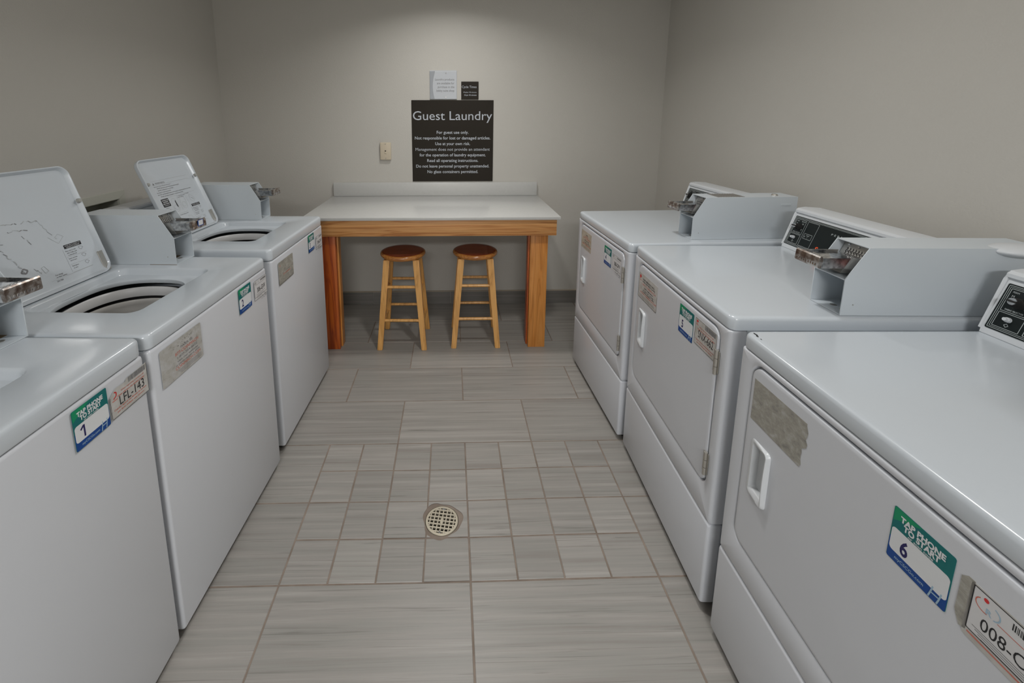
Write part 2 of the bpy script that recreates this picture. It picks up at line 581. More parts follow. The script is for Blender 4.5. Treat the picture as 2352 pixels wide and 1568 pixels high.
# ------------------------------------------------------------------ room shell
def build_floor():
    T, J = 0.305, 0.0056
    cells = []
    x_min, x_max = XL, XR
    # small drain field: 8 x 4 squares
    for i in range(8):
        for j in range(4):
            cells.append((-T + i * T / 2, -T + (i + 1) * T / 2, j * T / 2, (j + 1) * T / 2, 's'))
    # tiles beside the drain field
    for j in range(2):
        for k in range(2):
            cells.append((-T - (k + 1) * 2 * T, -T - k * 2 * T, j * T, (j + 1) * T, 'l'))
            cells.append((3 * T + k * 2 * T, 3 * T + (k + 1) * 2 * T, j * T, (j + 1) * T, 'l'))
    for j in range(2, 7):
        off = 0 if j % 2 == 0 else -T
        for k in range(-3, 4):
            cells.append((off + k * 2 * T, off + (k + 1) * 2 * T, j * T, (j + 1) * T, 'l'))
    for j in range(-15, 0):
        off = -T if j % 2 else 0
        for k in range(-3, 4):
            cells.append((off + k * 2 * T, off + (k + 1) * 2 * T, j * T, (j + 1) * T, 'l'))
    bm = bmesh.new()
    lay = bm.loops.layers.float_color.new('tile')
    DC, DR = (0.208, 0.222), 0.073

    def drop(x, y):
        d = math.hypot(x - DC[0], y - DC[1])
        return -0.006 * max(0.0, 1 - d / 0.45)

    for (x0, x1, y0, y1, kind) in cells:
        x0, x1, y0, y1 = max(x0, x_min), min(x1, x_max), max(y0, YF), min(y1, YB)
        if x1 - x0 < 0.01 or y1 - y0 < 0.01:
            continue
        c = (random.random(), random.random(), random.random(), 1)
        h = J / 2
        jx = random.uniform(-0.0006, 0.0006)
        pts = [(x0 + h + jx, y0 + h), (x1 - h + jx, y0 + h), (x1 - h + jx, y1 - h), (x0 + h + jx, y1 - h)]
        # cut tiles around the drain
        near = any(math.hypot(min(max(DC[0], x0), x1) - DC[0], min(max(DC[1], y0), y1) - DC[1]) < DR for _ in (0,))
        fs = []
        if near:
            # fan from the cell to the circle: radial strips clipped by the cell
            N = 120
            ring = []
            for i in range(N):
                t = 2 * math.pi * i / N
                dx, dy = math.cos(t), math.sin(t)
                best = None
                # intersection interval of the ray with the rectangle
                lo, hi = 0.0, 9.0
                for (o, d, a, b) in ((DC[0], dx, pts[0][0], pts[1][0]), (DC[1], dy, pts[0][1], pts[2][1])):
                    if abs(d) < 1e-9:
                        if o < a or o > b:
                            lo, hi = 1, 0
                        continue
                    t0, t1 = (a - o) / d, (b - o) / d
                    if t0 > t1:
                        t0, t1 = t1, t0
                    lo, hi = max(lo, t0), min(hi, t1)
                rr = DR + 0.006 * math.sin(3 * t + 1.0) + 0.002 * math.sin(7 * t)
                lo = max(lo, rr)
                ring.append((lo, hi, dx, dy) if hi > lo + 1e-5 else None)
            corners = []
            for i in range(N):
                a, b = ring[i], ring[(i + 1) % N]
                if a and b:
                    P = lambda r, k: (DC[0] + r[2] * r[k], DC[1] + r[3] * r[k])
                    quad = [P(a, 0), P(a, 1), P(b, 1), P(b, 0)]
                    # include a rectangle corner lying between the two rays
                    for cpt in pts:
                        ang = math.atan2(cpt[1] - DC[1], cpt[0] - DC[0]) % (2 * math.pi)
                        if 2 * math.pi * i / N < ang < 2 * math.pi * (i + 1) / N:
                            dd = math.hypot(cpt[0] - DC[0], cpt[1] - DC[1])
                            if dd > max(a[0], b[0]):
                                quad = [P(a, 0), P(a, 1), cpt, P(b, 1), P(b, 0)]
                    vs = [bm.verts.new((p[0], p[1], drop(*p))) for p in quad]
                    fs.append(bm.faces.new(vs))
        else:
            zt = [drop(*p) for p in pts]
            b_ = 0.0012
            cx, cy = (x0 + x1) / 2, (y0 + y1) / 2
            ins = [(p[0] + (b_ if p[0] < cx else -b_), p[1] + (b_ if p[1] < cy else -b_)) for p in pts]
            top = [bm.verts.new((p[0], p[1], z)) for p, z in zip(ins, zt)]
            mid = [bm.verts.new((p[0], p[1], z - b_)) for p, z in zip(pts, zt)]
            low = [bm.verts.new((p[0], p[1], z - 0.006)) for p, z in zip(pts, zt)]
            fs.append(bm.faces.new(top))
            for q in range(4):
                w = (q + 1) % 4
                fs.append(bm.faces.new((mid[q], mid[w], top[w], top[q])))
                fs.append(bm.faces.new((low[q], low[w], mid[w], mid[q])))
        for f in fs:
            f.material_index = 0
            for l in f.loops:
                l[lay] = c
    # grout bed, lowered around the drain, with a round hole for the drain body
    N = 64
    ringsv = []
    for rad in (0.062, 0.10, 0.16, 0.25, 0.36, 0.47):
        ringsv.append([bm.verts.new((DC[0] + rad * math.cos(2 * math.pi * i / N), DC[1] + rad * math.sin(2 * math.pi * i / N),
                                     drop(DC[0] + rad, DC[1]) - 0.0016)) for i in range(N)])
    outer = []
    for i in range(N):
        t = 2 * math.pi * i / N
        dx, dy = math.cos(t), math.sin(t)
        k = min((x_max - DC[0]) / dx if dx > 1e-9 else ((x_min - DC[0]) / dx if dx < -1e-9 else 99),
                (YB - DC[1]) / dy if dy > 1e-9 else ((YF - DC[1]) / dy if dy < -1e-9 else 99))
        outer.append(bm.verts.new((DC[0] + dx * k, DC[1] + dy * k, -0.0016)))
    ringsv.append(outer)
    for a, b in zip(ringsv, ringsv[1:]):
        for i in range(N):
            bm.faces.new((a[i], b[i], b[(i + 1) % N], a[(i + 1) % N])).material_index = 1
    for (cx, cy) in ((x_min, YF), (x_max, YF), (x_max, YB), (x_min, YB)):
        a = math.atan2(cy - DC[1], cx - DC[0]) % (2 * math.pi)
        i = int(a / (2 * math.pi / N))
        if outer[i].co.xy != Vector((cx, cy)):
            v = bm.verts.new((cx, cy, -0.0016))
            bm.faces.new((outer[i], v, outer[(i + 1) % N])).material_index = 1
    # slab below
    box(bm, x_min, x_max, YF, YB, -0.20, -0.12, mi=1)
    o = finish('floor', bm, [M_TILE, M_GROUT], smooth=False, recalc=False)
    tag(o, kind='structure')
    return DC, DR


DC, DR = build_floor()


def slab(name, x0, x1, y0, y1, z0, z1, m):
    bm = bmesh.new()
    box(bm, x0, x1, y0, y1, z0, z1)
    return tag(finish(name, bm, m, smooth=False), kind='structure')


W_ = 0.12
slab('wall_back', XL - W_, XR + W_, YB, YB + W_, 0, CEIL, M_WALL)
slab('wall_right', XR, XR + W_, YF, YB, 0, CEIL, M_WALL)
slab('wall_front', XL - W_, XR + W_, YF - W_, YF, 0, CEIL, M_WALL)
slab('ceiling', XL - W_, XR + W_, YF - W_, YB + W_, CEIL, CEIL + 0.1, M_CEIL)
# left wall with the opening of the outlet box
OB = (0.700, 1.038, 0.86, 1.062)     # y0,y1,z0,z1 of the opening
bm = bmesh.new()
_o = ((YF + YB) / 2, CEIL / 2, (YB - YF) / 2, CEIL / 2, 0.0001)
_h = ((OB[0] + OB[1]) / 2, (OB[2] + OB[3]) / 2, (OB[1] - OB[0]) / 2, (OB[3] - OB[2]) / 2, 0.0001)
loops(bm, _h[:2], [(_o, -W_), (_o, 0.0), (_h, 0.0), (_h, -W_), (_o, -W_)], lambda a, b, l: (XL + l, a, b), n=40)
bmesh.ops.remove_doubles(bm, verts=bm.verts, dist=1e-5)
tag(finish('wall_left', bm, M_WALL, smooth=False), kind='structure')


def baseboard(name, p0, p1, nrm, h=0.103):
    bm = bmesh.new()
    lay = bm.loops.layers.float_color.new('tile')
    p0, p1 = Vector((*p0, 0)), Vector((*p1, 0))
    L = (p1 - p0).length
    d = (p1 - p0) / L
    n = Vector((*nrm, 0))
    s = 0.0
    k = 0
    while s < L - 0.01:
        e = min(s + (0.61 if k else 0.43), L)
        c = (random.random(), random.random(), random.random(), 1)
        for (a, b, z0, z1, t, mi) in ((s + 0.0015, e - 0.0015, 0.001, h, 0.010, 0),):
            r = bmesh.ops.create_cube(bm, size=1.0)
            for v in r['verts']:
                q = p0 + d * (a + (v.co.x + 0.5) * (b - a)) + n * ((v.co.y + 0.5) * t)
                v.co = Vector((q.x, q.y, z0 + (v.co.z + 0.5) * (z1 - z0)))
            for f in set(f for v in r['verts'] for f in v.link_faces):
                f.material_index = mi
                for l in f.loops:
                    l[lay] = c
        s = e
        k += 1
    r = bmesh.ops.create_cube(bm, size=1.0)
    for v in r['verts']:
        q = p0 + d * ((v.co.x + 0.5) * L) + n * ((v.co.y + 0.5) * 0.012)
        v.co = Vector((q.x, q.y, h + 0.0005 + (v.co.z + 0.5) * 0.006))
    for f in set(f for v in r['verts'] for f in v.link_faces):
        f.material_index = 1
    return tag(finish(name, bm, [M_BASETILE, M_TRIM], smooth=False), kind='structure')


baseboard('baseboard_back', (XL + 0.013, YB), (XR - 0.013, YB), (0, -1))
baseboard('baseboard_left', (XL, YF), (XL, YB), (1, 0))
baseboard('baseboard_right', (XR, YF), (XR, YB), (-1, 0))

# ------------------------------------------------------------------ floor drain
dr = empty('floor_drain', (DC[0], DC[1], -0.006), math.radians(-9), 'round metal floor drain with a square-holed grate set in the tiled floor', 'floor drain')
bm = bmesh.new()
lathe(bm, [(0.0612, -0.105), (0.0612, -0.004), (0.0625, -0.0015), (0.0665, -0.0012), (0.0685, -0.004), (0.0685, -0.105)], 64)
r_ = lathe(bm, [(0.0612, -0.105), (0.001, -0.105)], 64, mi=1)
finish('drain_body', bm, [M_BRASS, M_DARK], dr)
bm = bmesh.new()
R0, CELL, HOLE = 0.0600, 0.0145, 0.0100
z1g, z0g = 0.0005, -0.006
# disc made of square cells; each cell is either a frame around a hole or clipped solid near the rim
NR = 64
xs = [(i - 3.5) * CELL for i in range(8)]
hr = HOLE / 2


def grate_plate():
    # radial ring of the rim
    rim_in = 0.0515
    lathe(bm, [(rim_in, z0g), (rim_in, z1g), (R0 - 0.0012, z1g), (R0, z1g - 0.001), (R0, z0g)], NR)
    w = CELL - HOLE
    for k in range(-3, 4):
        for ax in (0, 1):
            p = k * CELL
            if abs(p) > rim_in:
                continue
            half = math.sqrt(max(rim_in ** 2 - p * p, 0)) + 0.001
            if ax == 0:
                box(bm, p - w / 2, p + w / 2, -half, half, z0g, z1g, 0.0005, 1)
            else:
                box(bm, -half, half, p - w / 2, p + w / 2, z0g, z1g - 0.0001, 0.0005, 1)
    box(bm, -0.0055, 0.0055, -0.010, 0.010, z0g, z1g + 0.0002, 0.001, 1)


grate_plate()
finish('grate', bm, M_BRASS, dr)
for sy in (-1, 1):
    bm = bmesh.new()
    cyl(bm, (0, sy * 0.0475, z0g), (0, sy * 0.0475, 0.0012), 0.0052, 0.0045, 20)
    box(bm, -0.003, 0.003, sy * 0.0475 - 0.0005, sy * 0.0475 + 0.0005, 0.0011, 0.0014, mi=1)
    finish('screw', bm, [M_CHROME, M_DARK], dr)

# ------------------------------------------------------------------ outlet box in the left wall
ob = empty('laundry_outlet_box', (XL, 0.87, 0.96), 0, 'pale plastic recessed laundry hookup box in the left wall', 'outlet box')
bm = bmesh.new()
fw = 0.040
cy, cz = (OB[0] + OB[1]) / 2, (OB[2] + OB[3]) / 2
hy, hz = (OB[1] - OB[0]) / 2, (OB[3] - OB[2]) / 2
loops(bm, (cy, cz), [((cy, cz, hy + fw, hz + fw, 0.004), 0.0005), ((cy, cz, hy + fw - 0.002, hz + fw - 0.002, 0.004), 0.006), ((cy, cz, hy, hz, 0.002), 0.008),
                     ((cy, cz, hy - 0.003, hz - 0.003, 0.002), 0.006), ((cy, cz, hy - 0.004, hz - 0.004, 0.002), 0.0)],
      lambda a, b, l: (l, a - 0.87, b - 0.96), n=40)
finish('box_frame', bm, M_BOXPLASTIC, ob)
bm = bmesh.new()
y0, y1, z0, z1 = OB[0] + 0.004 - 0.87, OB[1] - 0.004 - 0.87, OB[2] + 0.004 - 0.96, OB[3] - 0.004 - 0.96
for (a, b, c, d, e, f, mi) in ((-0.10, -0.096, y0, y1, z0, z1, 0), (-0.10, 0.0, y0, y0 + 0.003, z0, z1, 0), (-0.10, 0.0, y1 - 0.003, y1, z0, z1, 0),
                               (-0.10, 0.0, y0, y1, z0, z0 + 0.003, 0), (-0.10, 0.0, y0, y1, z1 - 0.003, z1, 1)):
    box(bm, a, b, c, d, e, f, mi=mi)
finish('box_shell', bm, [M_BOXPLASTIC, M_BOXIN], ob)
for yy in (0.80, 0.93):
    bm = bmesh.new()
    cyl(bm, (-0.06, yy - 0.87, z0 + 0.003), (-0.06, yy - 0.87, z0 + 0.09), 0.009)
    cyl(bm, (-0.06, yy - 0.87, z0 + 0.06), (-0.02, yy - 0.87, z0 + 0.06), 0.008)
    finish('valve', bm, M_COPPERPIPE, ob)

# ------------------------------------------------------------------ signs and wall plate
UX, UZ = (1, 0, 0), (0, 0, 1)
s1 = empty('laundry_sign', (0.26, YB, 0.985), 0, 'large square dark brown laundry rules sign on the back wall above the counter', 'sign')
bm = bmesh.new()
box(bm, -0.3025, 0.3025, -0.006, -0.0003, 0.0, 0.602, 0.001, 1)
finish('sign_panel', bm, M_SIGN, s1)
P = Print()
P.text('Guest Laundry', 0, 0.458, 0.093, M_SIGNTEXT, width=0.586, layer=0)
P.build('heading', frame_m((0, -0.0066, 0), UX, UZ), s1)
P = Print()
LN = [('For guest use only.', .237), ('Not responsible for lost or damaged articles.', .562), ('Use at your own risk.', .26),
      ('Management does not provide an attendant', .556), ('for the operation of laundry equipment.', .496), ('Read all operating instructions.', .384),
      ('Do not leave personal property unattended.', .55), ('No glass containers permitted.', .382)]
for i, (t, w) in enumerate(LN):
    P.text(t, 0, 0.357 - i * 0.0420, 0.0315, M_SIGNTEXT, width=w, layer=0, bold=0.012)
P.build('lettering', frame_m((0, -0.0066, 0), UX, UZ), s1)

s2 = empty('products_sign', (0.193, YB, 1.592), 0, 'small silver laundry products sign above the big brown sign', 'sign')
bm = bmesh.new()
box(bm, -0.0985, 0.0985, -0.010, -0.0003, 0.0, 0.206, 0.001, 1)
finish('sign_panel', bm, M_PAPER, s2)
P = Print()
P.poly([(-0.0975, 0.004), (-0.064, 0.004)] + [(-0.077 + 0.018 * ((k / 10 - 0.45) ** 2) / 0.25 * 0.9, 0.004 + 0.196 * k / 10) for k in range(1, 10)] + [(-0.060, 0.200), (-0.0975, 0.200)], M_PAPERGREY, 0)
for i, (t, w) in enumerate([('Laundry products', .140), ('are available for', .126), ('purchase in the', .120), ('lobby suite shop', .130)]):
    P.text(t, 0.080, 0.135 - i * 0.0265, 0.0215, M_GREYPRINT, 'R', width=w, bold=0.004)
P.line(-0.097, 0.0025, 0.097, 0.0025, 0.0015, M_GREYPRINT)
P.line(-0.06, 0.1965, 0.097, 0.1965, 0.002, M_WHITEPRINT)
P.build('lettering', frame_m((0, -0.0104, 0), UX, UZ), s2)
for zz in (0.017, 0.186):
    bm = bmesh.new()
    cyl(bm, (0.019, -0.0102, zz), (0.019, -0.0125, zz), 0.0048, 0.003, 16)
    finish('screw', bm, M_CHROME, s2)

s3 = empty('cycle_times_sign', (0.3875, YB, 1.592), 0, 'smallest dark brown sign beside the silver sign', 'sign')
bm = bmesh.new()
box(bm, -0.0635, 0.0635, -0.006, -0.0003, 0.0, 0.128, 0.001, 1)
finish('sign_panel', bm, M_SIGN, s3)
P = Print()
P.text('Cycle Times', -0.005, 0.082, 0.024, M_SIGNTEXT, width=0.108, layer=0)
P.build('heading', frame_m((0, -0.0066, 0), UX, UZ), s3)
P = Print()
P.text('Washer 30 minutes', 0.049, 0.047, 0.0135, M_SIGNTEXT, 'R', width=0.098, layer=0, bold=0.015)
P.text('Dryer 45 minutes', 0.049, 0.027, 0.0135, M_SIGNTEXT, 'R', width=0.089, layer=0, bold=0.015)
P.build('lettering', frame_m((0, -0.0066, 0), UX, UZ), s3)

s4 = empty('phone_jack_plate', (-0.240, YB, 1.150), 0, 'ivory phone jack plate on the back wall left of the brown sign', 'wall plate')
bm = bmesh.new()
box(bm, -0.040, 0.040, -0.020, -0.0003, 0.0, 0.128, 0.004, 3)
finish('plate', bm, M_IVORY, s4)
bm = bmesh.new()
box(bm, -0.008, 0.008, -0.0235, -0.020, 0.048, 0.066, 0.001, 1)
box(bm, -0.0045, 0.0045, -0.0245, -0.0225, 0.062, 0.070, 0.0005, 1, mi=1)
finish('phone_jack', bm, [M_IVORY, M_DARK], s4)
for zz in (0.012, 0.118):
    bm = bmesh.new()
    cyl(bm, (0, -0.020, zz), (0, -0.0225, zz), 0.004, 0.0028, 14)
    finish('screw', bm, M_STEEL, s4)

# ------------------------------------------------------------------ folding counter
ct = empty('folding_counter', (0.13, 1.76, 0), 0, 'white stone topped wooden folding counter against the back wall', 'counter')
ox, oy = 0.13, 1.76


def cpart(name, x0, x1, y0, y1, z0, z1, m, bev=0.002, seg=2, label=None):
    bm = bmesh.new()
    box(bm, x0 - ox, x1 - ox, y0 - oy, y1 - oy, z0, z1, bev, seg)
    o = finish(name, bm, m, ct)
    if label:
        o['label'] = label
    return o


cpart('countertop', -0.645, 0.905, 1.382, YB - 0.001, 0.857, 0.876, M_QUARTZ)
cpart('backsplash', -0.638, 0.898, YB - 0.021, YB - 0.001, 0.8765, 0.978, M_QUARTZ, 0.0015)
cpart('apron', -0.625, 0.887, 1.403, 1.441, 0.755, 0.8565, M_APRON)
cpart('apron', -0.625, -0.587, 1.442, 2.12, 0.755, 0.8565, M_APRON)
cpart('apron', 0.849, 0.887, 1.442, 2.12, 0.755, 0.8565, M_APRON)
for (xa, xb, m, lb) in ((-0.572, -0.465, M_REDPOST, 'reddish stained wooden leg'), (0.738, 0.846, M_POST, None)):
    cpart('leg', xa, xb, 1.446, 1.484, 0.0, 0.8565, m, 0.002, 2, lb)
    # the plank that makes the inner side of the box leg
    xi = (xb - 0.02, xb) if xa < 0 else (xa, xa + 0.02)
    cpart('leg_plank', xi[0] - (0.0 if xa < 0 else 0.008), xi[1] + (0.008 if xa < 0 else 0.0), 1.485, 1.545, 0.0, 0.8565, M_POST if xa < 0 else M_REDPOST, 0.002)
cpart('wall_cleat', -0.58, 0.84, 2.090, 2.12, 0.78, 0.8565, M_POST)

# ------------------------------------------------------------------ stools


def stool(loc, rz, label):
    st = empty('bar_stool', (loc[0], loc[1], 0), rz, label, 'stool', 'stools under the folding counter')
    bm = bmesh.new()
    prof = [(0.001, 0.578), (0.118, 0.578), (0.134, 0.582), (0.144, 0.592), (0.1465, 0.600), (0.143, 0.609), (0.135, 0.6135)]
    lathe(bm, prof, 56, mi=1)
    lathe(bm, [(0.135, 0.6135), (0.120, 0.6130), (0.08, 0.6115), (0.001, 0.6110)], 56)
    bmesh.ops.remove_doubles(bm, verts=bm.verts, dist=0.0002)
    finish('seat', bm, [M_SEAT, M_SEATRIM], st, angle=60)
    legs = {}
    for sx in (-1, 1):
        for sy in (-1, 1):
            t = Vector((sx * 0.092, sy * 0.086, 0.580))
            b = Vector((sx * 0.141, sy * 0.142, 0.0))
            legs[(sx, sy)] = (t, b)
            bm = bmesh.new()
            w0, w1 = 0.0165, 0.0195
            vs = []
            for (p, w) in ((t, w1), (b, w0)):
                vs.append([bm.verts.new((p.x + a * w, p.y + c * w * 0.82, p.z)) for a, c in ((-1, -1), (1, -1), (1, 1), (-1, 1))])
            bm.faces.new(vs[0])
            bm.faces.new(vs[1][::-1])
            for i in range(4):
                bm.faces.new((vs[0][i], vs[0][(i + 1) % 4], vs[1][(i + 1) % 4], vs[1][i]))
            bmesh.ops.bevel(bm, geom=list(bm.edges), offset=0.003, segments=2, affect='EDGES')
            finish('leg', bm, M_STOOLLEG, st)

    def at(k, z):
        t, b = legs[k]
        return b + (t - b) * (z / 0.58)
    for (a, b, zs) in (((-1, -1), (1, -1), (0.190, 0.405)), ((-1, 1), (1, 1), (0.190, 0.385)),
                       ((-1, -1), (-1, 1), (0.150, 0.350)), ((1, -1), (1, 1), (0.150, 0.350))):
        for z in zs:
            bm = bmesh.new()
            cyl(bm, at(a, z), at(b, z), 0.0095, seg=16)
            finish('rung', bm, M_STOOLLEG, st)
    return st


stool((-0.066, 1.576), math.radians(-1.5), 'round-seated wooden stool at left, nearer the reddish counter leg')
stool((0.402, 1.590), math.radians(-0.5), 'round-seated wooden stool at right, nearer the blond counter leg')

# ------------------------------------------------------------------ printed labels for the machines


def tap_sticker(parent, x, z, num, w=0.090, h=0.0925, y=-0.0022):
    """x,z = centre on the front, machine-local"""
    P = Print()
    a, b = w / 2, h / 2
    P.slab(-a, -b, a, b, 0.0004, M_TEAL, 0.003)
    P.poly([(-a + 0.0015, b * 0.45), (-a + 0.008, b * 0.55), (-a + 0.045, b - 0.0006), (-a + 0.003, b - 0.0006), (-a + 0.0005, b - 0.003)], M_GREEN, 0.0001)
    P.rect(-a + 0.0004, -b + 0.0004, a - 0.0004, -b + 0.040, M_BLUE, 0.0001, 0.003)
    P.rect(-a + 0.002, -b + 0.017, a - 0.0015, b - 0.036, M_WHITEPRINT, 0.0002, 0.006)
    P.text('TAP PHONE', 0, b - 0.0185, 0.0135, M_WHITEPRINT, width=w * 0.74, bold=0.045)
    P.text('TO START', 0.0, b - 0.0295, 0.0135, M_WHITEPRINT, width=w * 0.60, bold=0.045)
    P.text('or scan code', 0.0, b - 0.0348, 0.0052, M_WHITEPRINT, width=w * 0.42, bold=0.02)
    P.text(num, -a + w * 0.27, -b + 0.0225, 0.036, M_NAVY, squeeze=0.72, bold=0.025)
    if num == '1':
        P.line(-a + w * 0.27 - 0.0005, -b + 0.0225 + 0.0245, -a + w * 0.27 - 0.0085, -b + 0.0225 + 0.0175, 0.0042, M_NAVY)
    P.text('myCSCGo.com', -a + 0.036, -b + 0.0065, 0.0075, M_CYAN, width=w * 0.50, bold=0.01)
    for du in (0.0, 0.012):      # the pale mark in the lower right corner
        P.path([(a - 0.024 + du, -b + 0.001), (a - 0.022 + du, -b + 0.010), (a - 0.020 + du, -b + 0.022)], 0.0022, M_CYAN)
    P.line(a - 0.022, -b + 0.011, a - 0.010, -b + 0.012, 0.0022, M_CYAN)
    return P.build('tap_phone_sticker', frame_m((x, y, z), UX, UZ), parent)


def barcode(P, u0, u1, v0, v1, m=M_GREYPRINT):
    rnd = random.Random(5)
    u = u0
    while u < u1:
        w = rnd.choice((0.0005, 0.0008, 0.0013, 0.0018))
        if u + w > u1:
            break
        P.rect(u, v0, u + w, v1, m, 0.0003)
        u += w + rnd.choice((0.0005, 0.0008, 0.0012))


def plate_label(parent, x, z, code, style, w=0.117, h=0.083, y=-0.0022):
    P = Print()
    a, b = w / 2, h / 2
    if style == 'red':
        P.slab(-a, -b, a, b, 0.0004, M_STGREY, 0.003)
        P.frame(-a + 0.001, -b + 0.001, a - 0.001, b - 0.001, 0.0008, M_BLACK)
        barcode(P, a - 0.062, a - 0.006, b - 0.016, b - 0.003)
        P.text(code, 0.003, -0.013, 0.033, M_BLACK, width=w * 0.70)
        P.text('When reporting a service call', 0.004, b - 0.024, 0.0068, M_REDPRINT, width=w * 0.66, bold=0.01)
        P.text('please reference this machine number', 0.004, b - 0.032, 0.0068, M_REDPRINT, width=w * 0.80, bold=0.01)
        P.text('Cuando reporte una llamada de servicio', 0, -b + 0.0165, 0.0062, M_REDPRINT, width=w * 0.86, bold=0.01)
        P.text('por favor indique este número', 0, -b + 0.0085, 0.0062, M_REDPRINT, width=w * 0.72, bold=0.01)
        pts = [(-a + 0.012 + 0.0055 * math.cos(k * 0.6), b - 0.010 + 0.0055 * math.sin(k * 0.6)) for k in range(0, 7)]
        P.poly(pts, M_RED, 0.0003)
        P.line(-a + 0.005, b - 0.0195, -a + 0.018, b - 0.0195, 0.002, M_REDPRINT)
        P.line(-a + 0.012, b - 0.018, -a + 0.009, b - 0.012, 0.0022, M_REDPRINT)
    elif style == 'peeled':
        # silver corner rubbed off at the top left, bar code at the right
        P.solid([(-a, -b), (a - 0.002, -b), (a, -b + 0.003), (a, b), (a - 0.01, b - 0.001), (-a + 0.052, b - 0.004), (-a + 0.047, b - 0.010), (-a + 0.018, b - 0.008), (-a, b - 0.022)], 0.0004, M_STGREY)
        P.path([(-a + 0.0008, b - 0.022), (-a + 0.0008, -b + 0.0008), (a - 0.0008, -b + 0.0008), (a - 0.0008, b - 0.001)], 0.0009, M_BLACK)
        barcode(P, -a + 0.056, a - 0.004, b - 0.016, b - 0.003)
        P.text(code, 0.006, -0.016, 0.031, M_BLACK, width=w * 0.66)
        P.text('When reporting a service call', 0.010, b - 0.024, 0.0066, M_REDPRINT, width=w * 0.62, bold=0.01)
        P.text('please reference this machine number', 0.006, b - 0.032, 0.0066, M_REDPRINT, width=w * 0.72, bold=0.01)
        P.text('Cuando reporte una llamada de servicio', 0, -b + 0.0165, 0.0062, M_REDPRINT, width=w * 0.86, bold=0.01)
        P.text('por favor indique este número', 0, -b + 0.0085, 0.0062, M_REDPRINT, width=w * 0.72, bold=0.01)
        P.path([(-a + 0.010, b - 0.030), (-a + 0.018, b - 0.026), (-a + 0.019, b - 0.018), (-a + 0.013, b - 0.015)], 0.0028, M_RED)
        P.line(-a + 0.006, b - 0.0345, -a + 0.021, b - 0.0345, 0.002, M_REDPRINT)
    elif style == 'csc':
        P.slab(-a, -b, a, b, 0.0004, M_STWHITE, 0.003)
        P.frame(-a + 0.001, -b + 0.009, a - 0.001, b - 0.001, 0.0009, M_BLACK)
        P.text('CSC', -a + 0.004, b - 0.014, 0.012, M_GREYPRINT, 'L', squeeze=0.7, bold=0.02)
        P.text('?', -a + 0.032, b - 0.014, 0.012, M_TEAL, 'L', squeeze=0.6, bold=0.02)
        barcode(P, a - 0.048, a - 0.005, b - 0.013, b - 0.0055)
        P.text(code, 0.004, -0.012, 0.026, M_BLACK, width=w * 0.66, bold=0.01)
        for k, wd in enumerate((0.7, 0.55, 0.62, 0.40)):
            P.line(-a + 0.014, -0.018 - 0.0045 * k, -a + 0.014 + w * wd, -0.018 - 0.0045 * k, 0.0011, M_GREYPRINT)
        P.line(-a + 0.010, 0.019, a - 0.012, 0.019, 0.0009, M_GREYPRINT)
        rnd = random.Random(int(x * 1000) + 3)
        for k in range(46):      # adhesive residue left below the label
            u = rnd.uniform(-a * 0.3, a)
            v = -b + rnd.uniform(-0.014, 0.006)
            q = rnd.uniform(0.0006, 0.0022)
            P.poly([(u - q, v), (u, v - q * 0.7), (u + q, v + q * 0.2), (u, v + q)], M_SMUDGE, 0.00025)
    elif style == 'crest':
        P.slab(-a, -b - 0.008, a, b, 0.0004, M_STGREY, 0.004)
        P.solid([(-a - 0.012, b - 0.006), (-a - 0.004, b + 0.001), (-a + 0.004, b + 0.001), (-a + 0.004, -b), (-a - 0.004, -b - 0.003), (-a - 0.010, -b + 0.010), (-a - 0.012, -b + 0.016)], 0.0005, M_WORN)
        P.rect(-a + 0.004, -b + 0.006, a - 0.003, b - 0.003, M_STWHITE, 0.00015, 0.004)
        P.frame(-a + 0.004, -b + 0.006, a - 0.003, b - 0.003, 0.0013, M_BLACK)
        P.rect(-a + 0.016, b - 0.014, -a + 0.022, b - 0.008, M_RED, 0.0003, 0.0029)
        P.path([(-a + 0.019 + 0.011 * math.cos(t), b - 0.021 + 0.009 * math.sin(t)) for t in [2.2 + 0.35 * k for k in range(9)]], 0.0013, M_REDPRINT)
        P.path([(-a + 0.026 + 0.010 * math.cos(t), b - 0.021 + 0.009 * math.sin(t)) for t in [-1.2 + 0.35 * k for k in range(8)]], 0.0016, M_CYAN)
        P.text('R', -a + 0.024, b - 0.029, 0.012, M_CYAN, bold=0.02)
        P.text(code, 0.004, -0.018, 0.0265, M_BLACK, width=w * 0.74, bold=0.012)
        P.line(-a + 0.034, b - 0.029, a - 0.006, b - 0.029, 0.0010, M_REDPRINT)
        barcode(P, a - 0.06, a - 0.010, b - 0.018, b - 0.008, M_BLACK)
        for k in range(4):
            P.line(-a + 0.010 + 0.004 * k, -0.0225 - 0.0032 * k, a - 0.020, -0.0225 - 0.0032 * k, 0.0010, M_GREYPRINT)
        P.line(-a + 0.006, -b + 0.001, a - 0.006, -b + 0.001, 0.0022, M_REDPRINT)
    return P.build('machine_number_label', frame_m((x, y, z), UX, UZ), parent)


